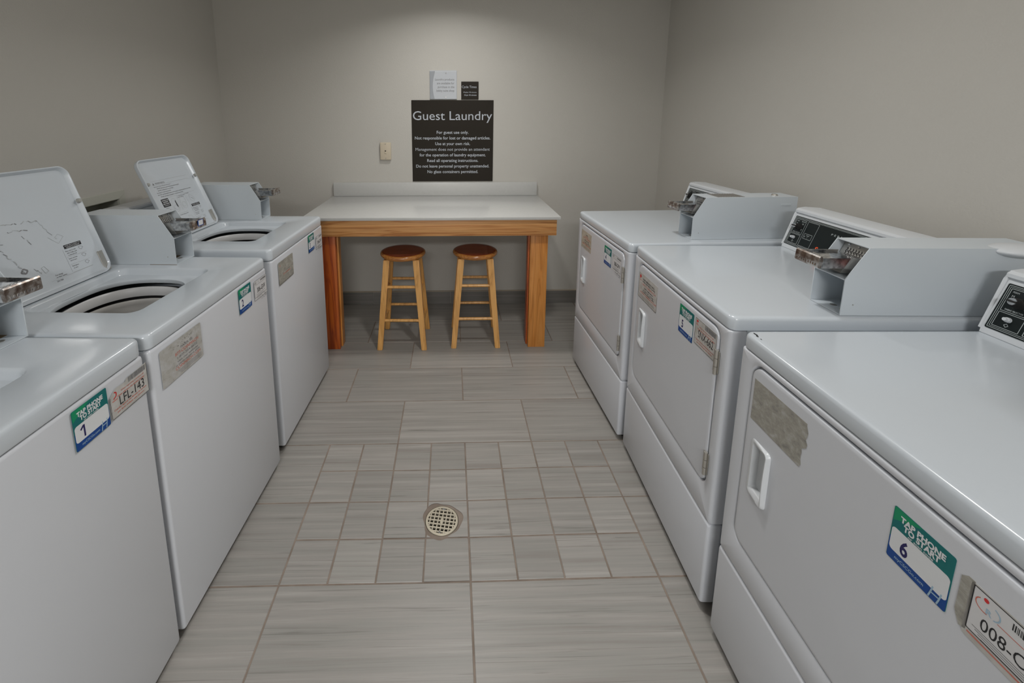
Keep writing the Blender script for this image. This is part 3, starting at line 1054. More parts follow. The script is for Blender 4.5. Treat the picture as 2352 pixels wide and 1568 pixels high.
def worn_label(parent, x0, x1, z0, z1, style, y=-0.0022):
    P = Print()
    w, h = x1 - x0, z1 - z0
    a, b = w / 2, h / 2
    rnd = random.Random(int(abs(x0) * 977) + 1)
    if style == 'blank':         # only grey adhesive is left, ragged right end
        pts = [(-a, -b), (a - 0.012, -b)] + [(a - 0.010 + rnd.uniform(-0.003, 0.003), -b + h * k / 12) for k in range(1, 6)] + \
              [(a - 0.003 + rnd.uniform(-0.003, 0.004), -b + h * k / 12) for k in range(6, 11)] + [(a - 0.006, b - 0.004), (a - 0.006, b), (-a, b)]
        P.solid(pts, 0.0004, M_WORN)
    elif style == 'top_rubbed':  # washer 3
        P.slab(-a, -b, a, b, 0.0004, M_WORN, 0.004)
        P.path([(-a + 0.002, -b + 0.03), (-a + 0.002, -b + 0.003), (a - 0.002, -b + 0.002)], 0.0013, M_BLACK)
        P.path([(-a + 0.006, -b + 0.007), (a - 0.002, -b + 0.0075)], 0.0007, M_GREYPRINT)
        for k in range(3):
            P.line(-a + 0.018, -b + 0.014 + 0.006 * k, a - 0.02 + 0.006 * k, -b + 0.014 + 0.006 * k, 0.0009, M_GREYPRINT)
        P.text('877-COINMACH', 0.008, -b + 0.034, 0.010, M_REDPRINT, width=w * 0.5)
        P.text('1-877-264-6622', 0.014, -b + 0.046, 0.007, M_GREYPRINT, width=w * 0.36)
        P.rect(-a + 0.016, b - 0.020, -a + 0.021, b - 0.015, M_REDPRINT, 0.0002)
    elif style == 'half_rubbed':  # washer 2
        P.slab(-a, -b, a, b, 0.0004, M_WORNPALE, 0.004)
        rows = [('PARA SE', 0.022, 0.30, M_GREYPRINT, 0.009), ('877-COINMACH', 0.009, 0.58, M_REDPRINT, 0.013), ('1-877-264-6622', -0.002, 0.50, M_GREYPRINT, 0.009),
                ('visit our website', -0.012, 0.52, M_GREYPRINT, 0.0085), ('o visite nuestro sitio', -0.021, 0.60, M_GREYPRINT, 0.0085), ('COINMACH.COM', -0.031, 0.62, M_REDPRINT, 0.012)]
        for t, v, wd, m, sz in rows:
            P.text(t, 0.020, v, sz, m, width=w * wd, bold=0.01)
        for k in range(4):
            P.line(-a * 0.3 + 0.004 * k, -0.036 - 0.0035 * k, a * 0.9, -0.036 - 0.0035 * k, 0.0009, M_GREYPRINT)
        for k in range(22):
            u = rnd.uniform(-a * 0.5, a * 0.6)
            v = b - rnd.uniform(0.010, 0.026)
            q = rnd.uniform(0.001, 0.003)
            P.poly([(u - q, v), (u, v - q * 0.4), (u + q, v + q * 0.2), (u, v + q * 0.5)], M_SMUDGE, 0.0003)
    else:                        # 'service' or 'tan' readable service notice
        base = M_STGREY if style == 'service' else M_TANSTICK
        P.slab(-a, -b, a, b, 0.0004, base, 0.003)
        if style == 'service':
            P.path([(-a + 0.001, b - 0.02), (-a + 0.001, -b + 0.001), (a - 0.001, -b + 0.001), (a - 0.001, b - 0.04)], 0.0012, M_BLACK)
            P.poly([(-a + 0.0165 + 0.0075 * math.cos(k * 0.55), b - 0.016 + 0.0085 * math.sin(k * 0.55)) for k in range(0, 9)], M_RED, 0.0003)
            P.line(-a + 0.008, b - 0.029, -a + 0.026, b - 0.029, 0.0022, M_REDPRINT)
            rows = [('FOR SERVICE CALL', 0.030, 0.62, M_BLACK, 0.0095), ('PARA SERVICIO LLAME', 0.020, 0.66, M_BLACK, 0.0095)]
        else:
            rows = [('PARA', 0.030, 0.2, M_BLACK, 0.008), ('SERVICIO', 0.020, 0.3, M_REDPRINT, 0.008)]
        rows += [('1-877-COINMACH', 0.0075, 0.74, M_REDPRINT, 0.012), ('1-877-264-6622', -0.003, 0.48, M_BLACK, 0.0085),
                 ('or visit our website', -0.012, 0.56, M_BLACK, 0.0075), ('o visite nuestro sitio', -0.0195, 0.62, M_BLACK, 0.0075),
                 ('WWW.COINMACH.COM', -0.030, 0.86, M_REDPRINT, 0.012)]
        for t, v, wd, m, sz in rows:
            P.text(t, 0.008, v * h / 0.105, sz, m, width=w * wd, bold=0.012)
        for k in range(3):
            P.line(-a * 0.86, (-0.0365 - 0.0042 * k) * h / 0.105, a * 0.84, (-0.0365 - 0.0042 * k) * h / 0.105, 0.0009, M_GREYPRINT)
    return P.build('service_sticker', frame_m(((x0 + x1) / 2, y, (z0 + z1) / 2), UX, UZ), parent)


# ------------------------------------------------------------------ coin box and console (shared by washers and dryers)


def coin_box(parent, xc, y_nose, ztop, L, grille=False, slide_sticker=None, pushed=0.0, stain=False, lock=False):
    """case 0.104 wide; y runs from the nose to the back"""
    w = 0.052
    Z0 = ztop + 0.0008
    T = 0.0022
    H = 0.186
    D = 0.100                                   # depth of the open front pockets
    Mt = Matrix.Translation((xc, y_nose, Z0))
    bm = bmesh.new()
    side = [(0, 0), (L, 0), (L, H), (0.052, H), (0, 0.100)]
    for x0, x1 in ((-w, -w + T), (w - T, w)):
        prism(bm, side, x0, x1)
    prism(bm, [(0, 0), (D, 0), (D, T), (0, T)], -w + T, w - T)
    prism(bm, [(0.0522, H - T), (L, H - T), (L, H), (0.0522, H)], -w + T, w - T)
    prism(bm, [(0.0, 0.0975), (0.0, 0.1000), (D, 0.108), (D, 0.104)], -w + T, w - T)      # ledge under the slide
    prism(bm, [(D - 0.012, T), (D - 0.001, T), (D - 0.001, 0.104), (D - 0.012, 0.104)], -w + T, w - T)
    # closed rear part
    r0 = len(bm.verts)
    box(bm, -w + T, w - T, D, L, 0.0005, H - T)
    # folded seam inside the lower pocket
    prism(bm, [(D - 0.014, T), (D - 0.012, T), (D - 0.012, 0.10), (D - 0.014, 0.10)], -w + 0.010, -w + 0.030)
    cyl(bm, (w - 0.020, D - 0.018, T), (w - 0.020, D - 0.018, 0.10), 0.008, seg=14)
    for u in (-0.012, 0.020):
        cyl(bm, (u, 0.035, T), (u, 0.035, T + 0.0006), 0.008, seg=18, mi=1)
    cyl(bm, (w, 0.030, 0.030), (w + 0.0012, 0.030, 0.030), 0.0016, seg=10, mi=1)
    cyl(bm, (-w - 0.0012, 0.030, 0.030), (-w, 0.030, 0.030), 0.0016, seg=10, mi=1)
    mats = [M_CASE, M_HINGE, M_STAIN, M_GRILLE]
    if stain:
        box(bm, -w + T, w - T, 0.05, D - 0.015, T, T + 0.0005, mi=2)
        prism(bm, [(-0.0006, -0.0006), (0.10, -0.0006), (0.10, 0.0009), (-0.0006, 0.0009)], -w - 0.0004, -w + 0.0004, mi=2)
    if grille:
        for k in range(11):
            y = D + 0.010 + k * 0.0115
            box(bm, -w + 0.012, w - 0.012, y, y + 0.0075, H, H + 0.0012, mi=3)
    if lock:
        cyl(bm, (0.010, L - 0.075, H), (0.010, L - 0.075, H + 0.006), 0.013, 0.011, 20, mi=1)
        box(bm, w, w + 0.0015, L - 0.075, L - 0.030, H - 0.038, H - 0.030, 0.0008, 1)
    for v in bm.verts:
        v.co = Mt @ v.co
    cb = finish('coin_box', bm, mats, parent)
    # coin mechanism plate, tilted in the upper pocket
    bm = bmesh.new()
    A0, A1 = (0.046, 0.112), (0.074, 0.179)      # bottom and top of the plate (y,z)
    tx = 0.0025
    prism(bm, [A0, A1, (A1[0] + tx, A1[1]), (A0[0] + tx, A0[1])], -w + 0.005, w - 0.005)
    dy, dz = A1[0] - A0[0], A1[1] - A0[1]
    ln = math.hypot(dy, dz)
    MM = frame_m((0, A0[0], A0[1]), (1, 0, 0), (0, dy / ln, dz / ln))
    for k in range(8):
        u = -0.031 + k * 0.0088
        vv = 0.035
        seg = [(u - 0.0016, vv), (u + 0.0020, vv + 0.006), (u - 0.0014, vv + 0.011), (u + 0.0022, vv + 0.017), (u + 0.0002, vv + 0.022)]
        for a, b in zip(seg, seg[1:]):
            d = math.hypot(b[0] - a[0], b[1] - a[1])
            nx, ny = -(b[1] - a[1]) / d * 0.0011, (b[0] - a[0]) / d * 0.0011
            f = bm.faces.new([bm.verts.new(MM @ Vector((p[0], p[1], 0.0004))) for p in ((a[0] + nx, a[1] + ny), (a[0] - nx, a[1] - ny), (b[0] - nx, b[1] - ny), (b[0] + nx, b[1] + ny))])
            f.material_index = 1
        v0 = Vector((u + 0.0045, vv + 0.003, 0))
        for q in (0, 0.009):
            p = MM @ (v0 + Vector((0, q, 0)))
            cyl(bm, p, MM @ (v0 + Vector((0, q, 0.0022))), 0.0022, 0.0014, 8, mi=2)
    for u in (-0.030, 0.0, 0.030):
        cyl(bm, MM @ Vector((u, 0.0645, 0)), MM @ Vector((u, 0.0645, 0.0025)), 0.0034, 0.0024, 14, mi=2)
    for v in bm.verts:
        v.co = Mt @ v.co
    finish('coin_mechanism', bm, [M_STEEL, M_DARK, M_CHROME], cb)
    # slide
    bm = bmesh.new()
    F = -0.062 + pushed
    sw = 0.040
    B = 0.050
    zt, zb = 0.155, 0.127
    prism(bm, [(F, zt - 0.008), (F, zt - 0.006), (B, zt - 0.006), (B, zt - 0.008)], -sw, sw)                 # tray plate
    for x0, x1 in ((-sw - 0.0015, -sw + 0.001), (sw - 0.001, sw + 0.0015)):
        prism(bm, [(F + 0.002, zb), (0.0 + pushed, zb), (0.016 + pushed, zt), (F + 0.002, zt)], x0, x1, mi=0)  # mirror-bright skirts
        prism(bm, [(0.001 + pushed, zb), (B - 0.012, zb - 0.006), (B, zt), (0.017 + pushed, zt)], x0 + 0.0003, x1 - 0.0003, mi=1)
    prism(bm, [(0.0, 0.112), (0.006, 0.126), (0.050, 0.130), (0.044, 0.109)], -0.034, 0.034, mi=1)
    # raised push bar with ribs
    prism(bm, [(F - 0.004, zb), (F - 0.006, zb + 0.004), (F - 0.004, zt + 0.001), (F - 0.001, zt + 0.0045), (F + 0.004, zt + 0.003), (F + 0.006, zt - 0.006), (F + 0.002, zb)], -sw - 0.002, sw + 0.002, mi=2)
    for k in range(9):
        u = -0.032 + k * 0.008
        box(bm, u - 0.0022, u + 0.0022, F - 0.0066, F - 0.0045, zb + 0.005, zb + 0.012, 0.0005, 1, mi=0)
    for k in range(8):
        u = -0.028 + k * 0.008
        cyl(bm, (u, F + 0.035, zt - 0.006), (u, F + 0.035, zt - 0.0052), 0.003, seg=10, mi=3)
    if slide_sticker == 'front':
        box(bm, -0.010, 0.022, F - 0.0072, F - 0.0062, zb + 0.008, zt + 0.004, mi=4)
        box(bm, -0.007, 0.019, F - 0.0076, F - 0.0070, zb + 0.011, zt + 0.002, mi=5)
    if slide_sticker == 'top':
        box(bm, -0.034, 0.034, F + 0.016, F + 0.028, zt - 0.006, zt - 0.0050, mi=4)
        box(bm, -0.032, 0.032, F + 0.018, F + 0.026, zt - 0.0052, zt - 0.0046, mi=5)
    for v in bm.verts:
        v.co = Mt @ v.co
    finish('coin_slide', bm, [M_CHROME, M_STEEL, M_COPPER, M_HINGE, M_BLUE, M_STWHITE], cb)
    return cb


def console(parent, x0, x1, yb, ztop, kind, kz=1.0):
    """slanted control console along the back edge; yb = y of the foot of its face"""
    Z = ztop + 0.0008
    prof = [(yb, 0.0), (yb + 0.002, 0.010), (yb + 0.047, 0.139), (yb + 0.040, 0.144), (yb + 0.040, 0.153), (yb + 0.047, 0.160), (yb + 0.075, 0.164), (yb + 0.135, 0.160), (yb + 0.148, 0.150), (yb + 0.150, 0.0)]
    bm = bmesh.new()
    prism(bm, [(y, z * kz + Z) for y, z in prof], x0, x1)
    es = [e for e in bm.edges if all(abs(v.co.x - x0) < 1e-6 for v in e.verts) or all(abs(v.co.x - x1) < 1e-6 for v in e.verts)]
    bmesh.ops.bevel(bm, geom=es, offset=0.006, segments=3, affect='EDGES')
    cs = finish('control_console', bm, M_PLASTIC, parent)
    if kind == 'plain':
        return cs
    # black face; u runs from its left end, v up the slope
    L = x1 - x0 - 0.030
    Hh = 0.120
    sl = Vector((0, 0.045, 0.129)).normalized()
    o = Vector((x0 + 0.012, yb + 0.002 + 0.006 * sl.y, Z + 0.010 + 0.006 * sl.z)) + Vector((0, -sl.z, sl.y)) * 0.0016
    MM = frame_m(o, (1, 0, 0), sl)
    P = Print()
    w = 0.0011
    P.slab(0, 0, L, Hh, 0.0014, M_BLACKPANEL, 0.003)
    P.frame(0.004, 0.004, L - 0.004, Hh - 0.004, w, M_PANELPRINT)
    P.frame(0.0075, 0.0075, L - 0.0075, Hh - 0.0075, w * 0.8, M_PANELPRINT)
    P.frame(0.011, 0.052, 0.062, Hh - 0.011, w, M_PANELPRINT)
    P.frame(0.011, 0.011, 0.062, 0.048, w, M_PANELPRINT)
    P.frame(0.071, 0.011, 0.125, Hh - 0.011, w, M_PANELPRINT)
    P.frame(0.078, 0.042, 0.116, 0.062, w, M_PANELPRINT)
    P.text('START', 0.097, 0.054, 0.005, M_PANELPRINT, bold=0.02)
    P.line(0.097, 0.046, 0.097, 0.052, 0.001, M_PANELPRINT)
    P.rect(0.082, 0.048, 0.0845, 0.053, M_PANELPRINT, 0.0003)
    P.text('FABRIC SELECTOR', 0.036, 0.0555, 0.005, M_PANELPRINT, width=0.036, bold=0.02)
    P.text('PERM', 0.022, 0.100, 0.006, M_PANELPRINT, width=0.012, bold=0.02)
    P.text('DELICATE', 0.049, 0.101, 0.0055, M_PANELPRINT, width=0.019, bold=0.02)
    P.text('H', 0.050, 0.090, 0.009, M_PANELPRINT, bold=0.02)
    P.text('M', 0.020, 0.089, 0.008, M_PANELPRINT, bold=0.02)
    P.text('X', 0.053, 0.068, 0.008, M_PANELPRINT, bold=0.02)
    P.poly([(0.031, 0.020), (0.036, 0.015), (0.041, 0.020), (0.036, 0.025)], M_PANELPRINT, 0.0002)
    P.poly([(0.0325, 0.020), (0.036, 0.0165), (0.0395, 0.020), (0.036, 0.0235)], M_BLACKPANEL, 0.0003)
    P.text('P E R M A N E N T    P R E S S', 0.190, 0.086, 0.0100, M_PANELPRINT, 'L', width=0.215)
    P.text('Speed Queen', 0.150, 0.012, 0.024, M_ORANGE, 'L', width=0.15, bold=0.03, slant=0.2)
    cf = P.build('control_face', MM, cs)
    # knob and push button (levels out of the face)
    bm = bmesh.new()
    c = Vector((0.040, 0.079, 0))
    cyl(bm, MM @ (c + Vector((0, 0, 0.0005))), MM @ (c + Vector((0, 0, 0.012))), 0.0135, 0.012, 24)
    cyl(bm, MM @ (c + Vector((0, 0, 0.012))), MM @ (c + Vector((-0.0, 0.0, 0.024))), 0.0105, 0.0095, 20)
    box_ = bmesh.ops.create_cube(bm, size=1.0)
    for v in box_['verts']:
        v.co = MM @ (c + Vector((v.co.x * 0.019, v.co.y * 0.005, 0.014 + (v.co.z + 0.5) * 0.0135)))
    cyl(bm, MM @ (c + Vector((0, 0, 0.024))), MM @ (c + Vector((0, 0, 0.0256))), 0.009, 0.0085, 20, mi=1)
    finish('knob', bm, [M_DARK, M_CHROME], cs)
    bm = bmesh.new()
    c = Vector((0.036, 0.034, 0))
    cyl(bm, MM @ (c + Vector((0, 0, 0.0005))), MM @ (c + Vector((0, 0, 0.007))), 0.0065, 0.0060, 18)
    cyl(bm, MM @ (c + Vector((0, 0, 0.007))), MM @ (c + Vector((0, 0, 0.014))), 0.0048, 0.0040, 18)
    finish('push_button', bm, M_PLASTIC, cs)
    return cs


# ------------------------------------------------------------------ washers


def washer(loc, turn, label, extra, lid_print, case_len, case_kw, lid_tilt=22.0, ZT=0.930, TH=0.054, Lg=0.374):
    ws = empty('washing_machine', (loc[0], loc[1], 0), math.pi / 2 + turn, label, 'washing machine', 'top-loading coin washers along the left wall')
    h = 0.318
    DEP = 0.72
    zb = ZT - TH
    # cabinet
    bm = bmesh.new()
    box(bm, -h + 0.003, h - 0.003, 0.014, DEP - 0.01, 0.030, zb - 0.0035, 0.003, 2)
    bmesh.ops.delete(bm, geom=[f for f in bm.faces if f.normal.z > 0.9 and f.calc_center_median().z > 0.8], context='FACES')
    finish('cabinet', bm, M_ENAMEL, ws, recalc=False)
    bm = bmesh.new()
    box(bm, -h + 0.0015, h - 0.0015, 0.0005, 0.040, 0.024, zb - 0.0045, 0.009, 3)
    finish('front_panel', bm, M_FRONT, ws)
    bm = bmesh.new()
    box(bm, -h + 0.02, h - 0.02, 0.022, DEP - 0.05, 0.008, 0.031)
    finish('base', bm, M_TOE, ws)
    for sx in (-1, 1):
        for yy in (0.05, DEP - 0.08):
            bm = bmesh.new()
            cyl(bm, (sx * (h - 0.06), yy, 0.0005), (sx * (h - 0.06), yy, 0.009), 0.016, seg=16)
            finish('foot', bm, M_DARK, ws)
    # worktop with lid recess and tub opening
    rc = (-0.004, 0.297, 0.186, 0.171)           # recess centre and half sizes
    oc = (-0.024, 0.298)
    bm = bmesh.new()
    c0 = oc
    cyo = DEP / 2
    R = lambda ins, r: (0, cyo, h - ins, cyo - ins, r)
    Q = lambda ins, r: (rc[0], rc[1], rc[2] - ins, rc[3] - ins, r)
    ra, rb = 0.158, 0.152
    rings = [(R(0.012, 0.014), zb - 0.002), (R(0.001, 0.02), zb - 0.001), (R(0.0, 0.022), zb + 0.003), (R(0.0, 0.022), ZT - 0.011), (R(0.0012, 0.021), ZT - 0.006), (R(0.004, 0.019), ZT - 0.002), (R(0.009, 0.015), ZT - 0.0003), (R(0.015, 0.012), ZT),
             (Q(0.0, 0.035), ZT), (Q(0.004, 0.033), ZT - 0.0015), (Q(0.008, 0.030), ZT - 0.007), (Q(0.011, 0.028), ZT - 0.018), (Q(0.014, 0.026), ZT - 0.0225),
             (('se', oc[0], oc[1], ra + 0.006, rb + 0.006, 2.7), ZT - 0.024), (('se', oc[0], oc[1], ra + 0.001, rb + 0.001, 2.7), ZT - 0.026), (('se', oc[0], oc[1], ra, rb, 2.7), ZT - 0.031), (('se', oc[0], oc[1], ra + 0.004, rb + 0.004, 2.7), ZT - 0.040)]
    loops(bm, c0, rings, TOP, n=120)
    finish('worktop', bm, M_ENAMEL, ws, angle=40)
    # tub: dark gap, plastic ring, basket
    bm = bmesh.new()
    lathe(bm, [(0.022, ZT - 0.058), (0.022, 0.56), (-0.15, 0.56)], 72, oc, ex=(ra, rb, 2.4))
    finish('tub_well', bm, M_DARK, ws)
    bm = bmesh.new()
    lathe(bm, [(0.012, 0.866), (0.007, 0.8765), (0.000, 0.8785), (-0.005, 0.873), (-0.0075, 0.852), (-0.006, 0.847), (0.012, 0.847), (0.012, 0.866)], 80, oc, ex=(ra, rb, 2.35))
    for v in bm.verts:
        v.co.z += ZT - 0.930
    finish('tub_ring', bm, M_TUBRING, ws, angle=50)
    bm = bmesh.new()
    lathe(bm, [(-0.004, 0.833), (-0.009, 0.839), (-0.014, 0.839), (-0.0165, 0.833), (-0.0125, 0.822), (-0.006, 0.80), (-0.004, 0.62), (-0.03, 0.59), (-0.15, 0.585)], 80, oc, ex=(ra, rb, 2.2))
    for v in bm.verts:
        v.co.z += ZT - 0.930
    finish('basket', bm, M_BASKET, ws, angle=50)
    bm = bmesh.new()
    lathe(bm, [(0.055, 0.586), (0.050, 0.60), (0.034, 0.63), (0.026, 0.72), (0.024, 0.765), (0.018, 0.775), (0.001, 0.777)], 28, oc)
    for k in range(4):
        a = k * math.pi / 2 + 0.4
        b0 = len(bm.verts)
        vs = prism(bm, [(0.02, 0.60), (0.075, 0.60), (0.045, 0.66), (0.022, 0.74)], -0.004, 0.004)
        rot = Matrix.Translation((oc[0], oc[1], 0)) @ Matrix.Rotation(a, 4, 'Z')
        for v in vs:
            v.co = rot @ v.co
    finish('agitator', bm, M_TUBRING, ws)
    # lid: hinged on the back edge of the recess, leaning back
    hy = rc[1] + rc[3] + 0.006
    tilt = math.radians(lid_tilt)
    up = Vector((0, math.sin(tilt), math.cos(tilt)))
    MM = frame_m((-0.017, hy, ZT + 0.004), (1, 0, 0), up)       # u right, v up the lid, level toward the front
    hw = 0.176
    bm = bmesh.new()
    cy_ = Lg / 2
    S = lambda ins, r: (0, cy_, hw - ins, cy_ - ins, r)
    fn = lambda a, b, l: MM @ Vector((a, b, l))
    RR = 0.034
    loops(bm, (0, cy_), [(S(0.012, RR - 0.010), -0.019), (S(0.003, RR - 0.002), -0.017), (S(0.0, RR), -0.012), (S(0.0, RR), 0.0), (S(0.0012, RR - 0.001), 0.0014), (S(0.004, RR - 0.003), 0.0010),
                         (S(0.0055, RR - 0.004), -0.001), (S(0.011, RR - 0.008), -0.012), (S(0.018, RR - 0.012), -0.0145)], fn, fill_first=True, fill_last=True, n=60)
    lid = finish('lid', bm, M_ENAMEL, ws, angle=40)
    for sx in (-1, 1):
        bm = bmesh.new()
        c = Vector((sx * (hw - 0.010), 0.262, -0.004))
        cyl(bm, MM @ c, MM @ (c + Vector((0, 0, 0.009))), 0.0085, 0.0065, 20)
        finish('bumper', bm, M_STEEL if False else mat('grey_rubber', (0.36, 0.36, 0.34), 0.5), lid)
        bm = bmesh.new()
        for (u0, u1, v0, v1, l0, l1) in ((0.009, 0.019, 0.004, 0.075, -0.013, -0.004),):
            r = bmesh.ops.create_cube(bm, size=1.0)
            for v in r['verts']:
                v.co = MM @ Vector((sx * (hw - (u0 + (v.co.x + 0.5) * (u1 - u0))), v0 + (v.co.y + 0.5) * (v1 - v0), l0 + (v.co.z + 0.5) * (l1 - l0)))
        bmesh.ops.bevel(bm, geom=list(bm.edges), offset=0.001, segments=1, affect='EDGES')
        cyl(bm, MM @ Vector((sx * (hw - 0.021), 0.008, -0.008)), MM @ Vector((sx * (hw - 0.004), 0.008, -0.008)), 0.0065, seg=14)
        finish('hinge', bm, M_HINGE, lid)
    lid_art(lid, MM, lid_print, hw, Lg)
    # console and coin box
    console(ws, -h + 0.004, h - 0.004, 0.634, ZT, 'plain', 0.90)
    coin_box(ws, 0.2655, 0.281, ZT, case_len, **case_kw)
    extra(ws)
    return ws


def lid_art(lid, MM, kind, hw, Lg):
    P = Print()
    G, Lp = M_GREYPRINT, M_LIGHTPRINT
    lay = 0.0
    if kind == 'full' or kind == 'plain':
        P.line(-0.125, 0.245, 0.115, 0.245, 0.0008, Lp, lay)
        P.line(-0.118, 0.226, 0.120, 0.228, 0.0008, Lp, lay)
        P.poly([(-0.124, 0.2275), (-0.112, 0.2275), (-0.118, 0.238)], G, lay)
        P.text('WARNING', -0.107, 0.2285, 0.0125, G, 'L', width=0.062, bold=0.05, layer=lay)
        rows = ['Moving parts inside. Will cause serious injury.', 'DO NOT reach into the washer until all moving parts have stopped.', 'DO NOT let children play in or on the washer.',
                'Fire Hazard. To reduce the risk of fire:', 'DO NOT put flammable liquids or items soaked in cleaning solvents in this washer.', 'DO NOT wash articles with vegetable or cooking oil in this machine.']
        for i, t in enumerate(rows):
            P.text(t, -0.122 + 0.012 * (i % 4 in (1, 2)), 0.2165 - i * 0.0098, 0.0068, G, 'L', width=min(0.0023 * len(t), 0.215) if i != 4 else 0.232, bold=0.012, layer=lay)
        P.line(-0.118, 0.1605, 0.122, 0.1615, 0.0008, Lp, lay)
        P.rect(-0.122, 0.120, -0.075, 0.158, M_BLACK, lay)
        for k, t in enumerate(('CAUTION USE', 'HE DETERGENT', 'OR HALF', 'THE AMOUNT')):
            P.text(t, -0.0985, 0.149 - k * 0.0082, 0.0066, M_WHITEPRINT, width=0.040 - 0.006 * (k % 2), bold=0.03, layer=lay + 0.0002)
        for k, t in enumerate(('Measure', 'detergent', 'into wash tub')):
            P.text(t, -0.114 + 0.002 * k, 0.112 - k * 0.0085, 0.0066, G, 'L', bold=0.01, layer=lay)
        for cx, cyv in ((-0.047, 0.115), (0.012, 0.120)):
            P.path([(cx + 0.024 * math.cos(t / 14 * 2 * math.pi) * 0.82, cyv + (0.036 if math.sin(t / 14 * 2 * math.pi) > 0 else 0.030) * math.sin(t / 14 * 2 * math.pi)) for t in range(14)], 0.0009, Lp, lay, True)
            P.path([(cx + 0.013 * math.cos(t / 12 * 2 * math.pi), cyv - 0.008 + 0.012 * math.sin(t / 12 * 2 * math.pi)) for t in range(12)], 0.0008, Lp, lay, True)
        P.poly([(-0.040, 0.138), (-0.036, 0.139), (-0.033, 0.110), (-0.036, 0.104), (-0.040, 0.112)], M_BLACK, lay)
        P.line(-0.018, 0.155, -0.012, 0.085, 0.0007, Lp, lay)
        P.line(0.042, 0.156, 0.050, 0.070, 0.0007, Lp, lay)
        P.path([(0.070, 0.150), (0.088, 0.140), (0.100, 0.122), (0.084, 0.108), (0.066, 0.122)], 0.0009, Lp, lay, True)
        P.path([(0.076, 0.132), (0.084, 0.128), (0.090, 0.120)], 0.0016, G, lay)
        P.text('2. Load clothes loosely', -0.012, 0.1535, 0.006, G, 'L', bold=0.01, layer=lay)
        P.text('into the wash tub', -0.012, 0.1465, 0.006, G, 'L', bold=0.01, layer=lay)
        P.text('3. Close lid', 0.047, 0.1555, 0.006, G, 'L', bold=0.01, layer=lay)
        P.line(-0.117, 0.074, 0.012, 0.075, 0.0007, Lp, lay)
        P.text('4. Set water temperature and / or fabric selector switches', -0.115, 0.0655, 0.0055, G, 'L', width=0.125, bold=0.01, layer=lay)
        P.path([(0.000, 0.055), (0.022, 0.050), (0.030, 0.020), (0.012, 0.010), (0.004, 0.030)], 0.0008, Lp, lay, True)
    # right column, present on both
    P.rect(0.055, 0.088, 0.118, 0.101, M_BLACK, lay)
    P.text('MUST BE CLOSED TO', 0.0865, 0.0952, 0.0052, M_WHITEPRINT, width=0.055, bold=0.03, layer=lay + 0.0002)
    P.text('OPERATE WASHER', 0.0865, 0.0897, 0.0052, M_WHITEPRINT, width=0.048, bold=0.03, layer=lay + 0.0002)
    for k, (t1, t2, t3) in enumerate((('Place coins in coin', 'slots. If slide, push', 'in then pull out.'), ('Insert card into', 'slot to start.', ''), ('Push button', 'to start.', ''))):
        v = 0.078 - k * 0.026
        for q, t in enumerate((t1, t2, t3)):
            if t:
                P.text(t, 0.054 + 0.002 * q, v - 0.0072 * q, 0.0062, G, 'L', bold=0.01, layer=lay, squeeze=0.8)
        P.path([(0.102, v + 0.004), (0.110, v + 0.006), (0.118, v + 0.001), (0.110, v - 0.006), (0.104, v - 0.002)], 0.0009, G, lay, True)
        P.line(0.050, v - 0.0185 + 0.001, 0.124, v - 0.0175, 0.0007, Lp, lay)
    P.line(0.047, 0.088, 0.047, 0.010, 0.0007, Lp, lay)
    if kind == 'peeled':
        rnd = random.Random(4)
        # remains of the rubbed-off print
        for (u0, v0, u1, v1, n, w) in ((-0.150, 0.210, -0.105, 0.196, 9, 0.0030), (-0.09, 0.21, 0.012, 0.200, 16, 0.0032), (-0.136, 0.168, -0.085, 0.055, 24, 0.0024), (-0.155, 0.205, -0.110, 0.150, 10, 0.0018),
                                       (-0.16, 0.080, -0.105, -0.02 + 0.03, 16, 0.0020), (-0.082, 0.186, -0.03, 0.180, 9, 0.0026), (0.012, 0.20, 0.045, 0.12, 12, 0.0018), (-0.05, 0.165, -0.038, 0.135, 5, 0.003), (-0.06, 0.060, -0.045, 0.035, 5, 0.0022)):
            p = (u0, v0)
            for k in range(n):
                q = (u0 + (u1 - u0) * (k + 1) / n + rnd.uniform(-0.004, 0.004), v0 + (v1 - v0) * (k + 1) / n + rnd.uniform(-0.004, 0.004))
                if rnd.random() < 0.8:
                    P.line(p[0], p[1], q[0], q[1], w * rnd.uniform(0.3, 1.0), rnd.choice((Lp, Lp, G)), lay + 0.00005 * k)
                p = q
        P.path([(0.02, 0.140), (0.045, 0.112), (0.070, 0.130), (0.055, 0.142), (0.040, 0.133)], 0.0009, Lp, lay)
        P.path([(-0.098, 0.060), (-0.088, 0.070), (-0.078, 0.062), (-0.086, 0.054)], 0.0045, M_GREYPRINT, lay, True)
        P.path([(-0.040, 0.055), (-0.030, 0.058), (-0.022, 0.040), (-0.034, 0.036)], 0.0014, Lp, lay, True)
        P.text('For large', -0.010, 0.016, 0.007, G, 'L', bold=0.01, layer=lay)
        P.text('or fine items.', -0.010, 0.009, 0.007, G, 'L', bold=0.01, layer=lay)
    P.line(-0.03, 0.005, 0.124, 0.008, 0.0007, Lp, lay)
    P.text('201780', -0.014, -0.003, 0.0075, G, 'L', bold=0.01, layer=lay)
    M2 = MM @ Matrix.Translation((0, 0.030, -0.0140))
    P.build('printed_instructions', M2, lid)


ZC = 0.930


def w1x(ws):
    tap_sticker(ws, 0.1545, 0.833, '1', 0.087, 0.090)
    plate_label(ws, 0.2605, 0.8295, 'LFL-143', 'peeled', 0.115, 0.076)


def w2x(ws):
    worn_label(ws, -0.286, -0.112, 0.758, 0.864, 'half_rubbed')
    tap_sticker(ws, 0.1465, 0.8285, '2', 0.085, 0.090)
    plate_label(ws, 0.2605, 0.8255, '306-GVV', 'csc', 0.096, 0.074)


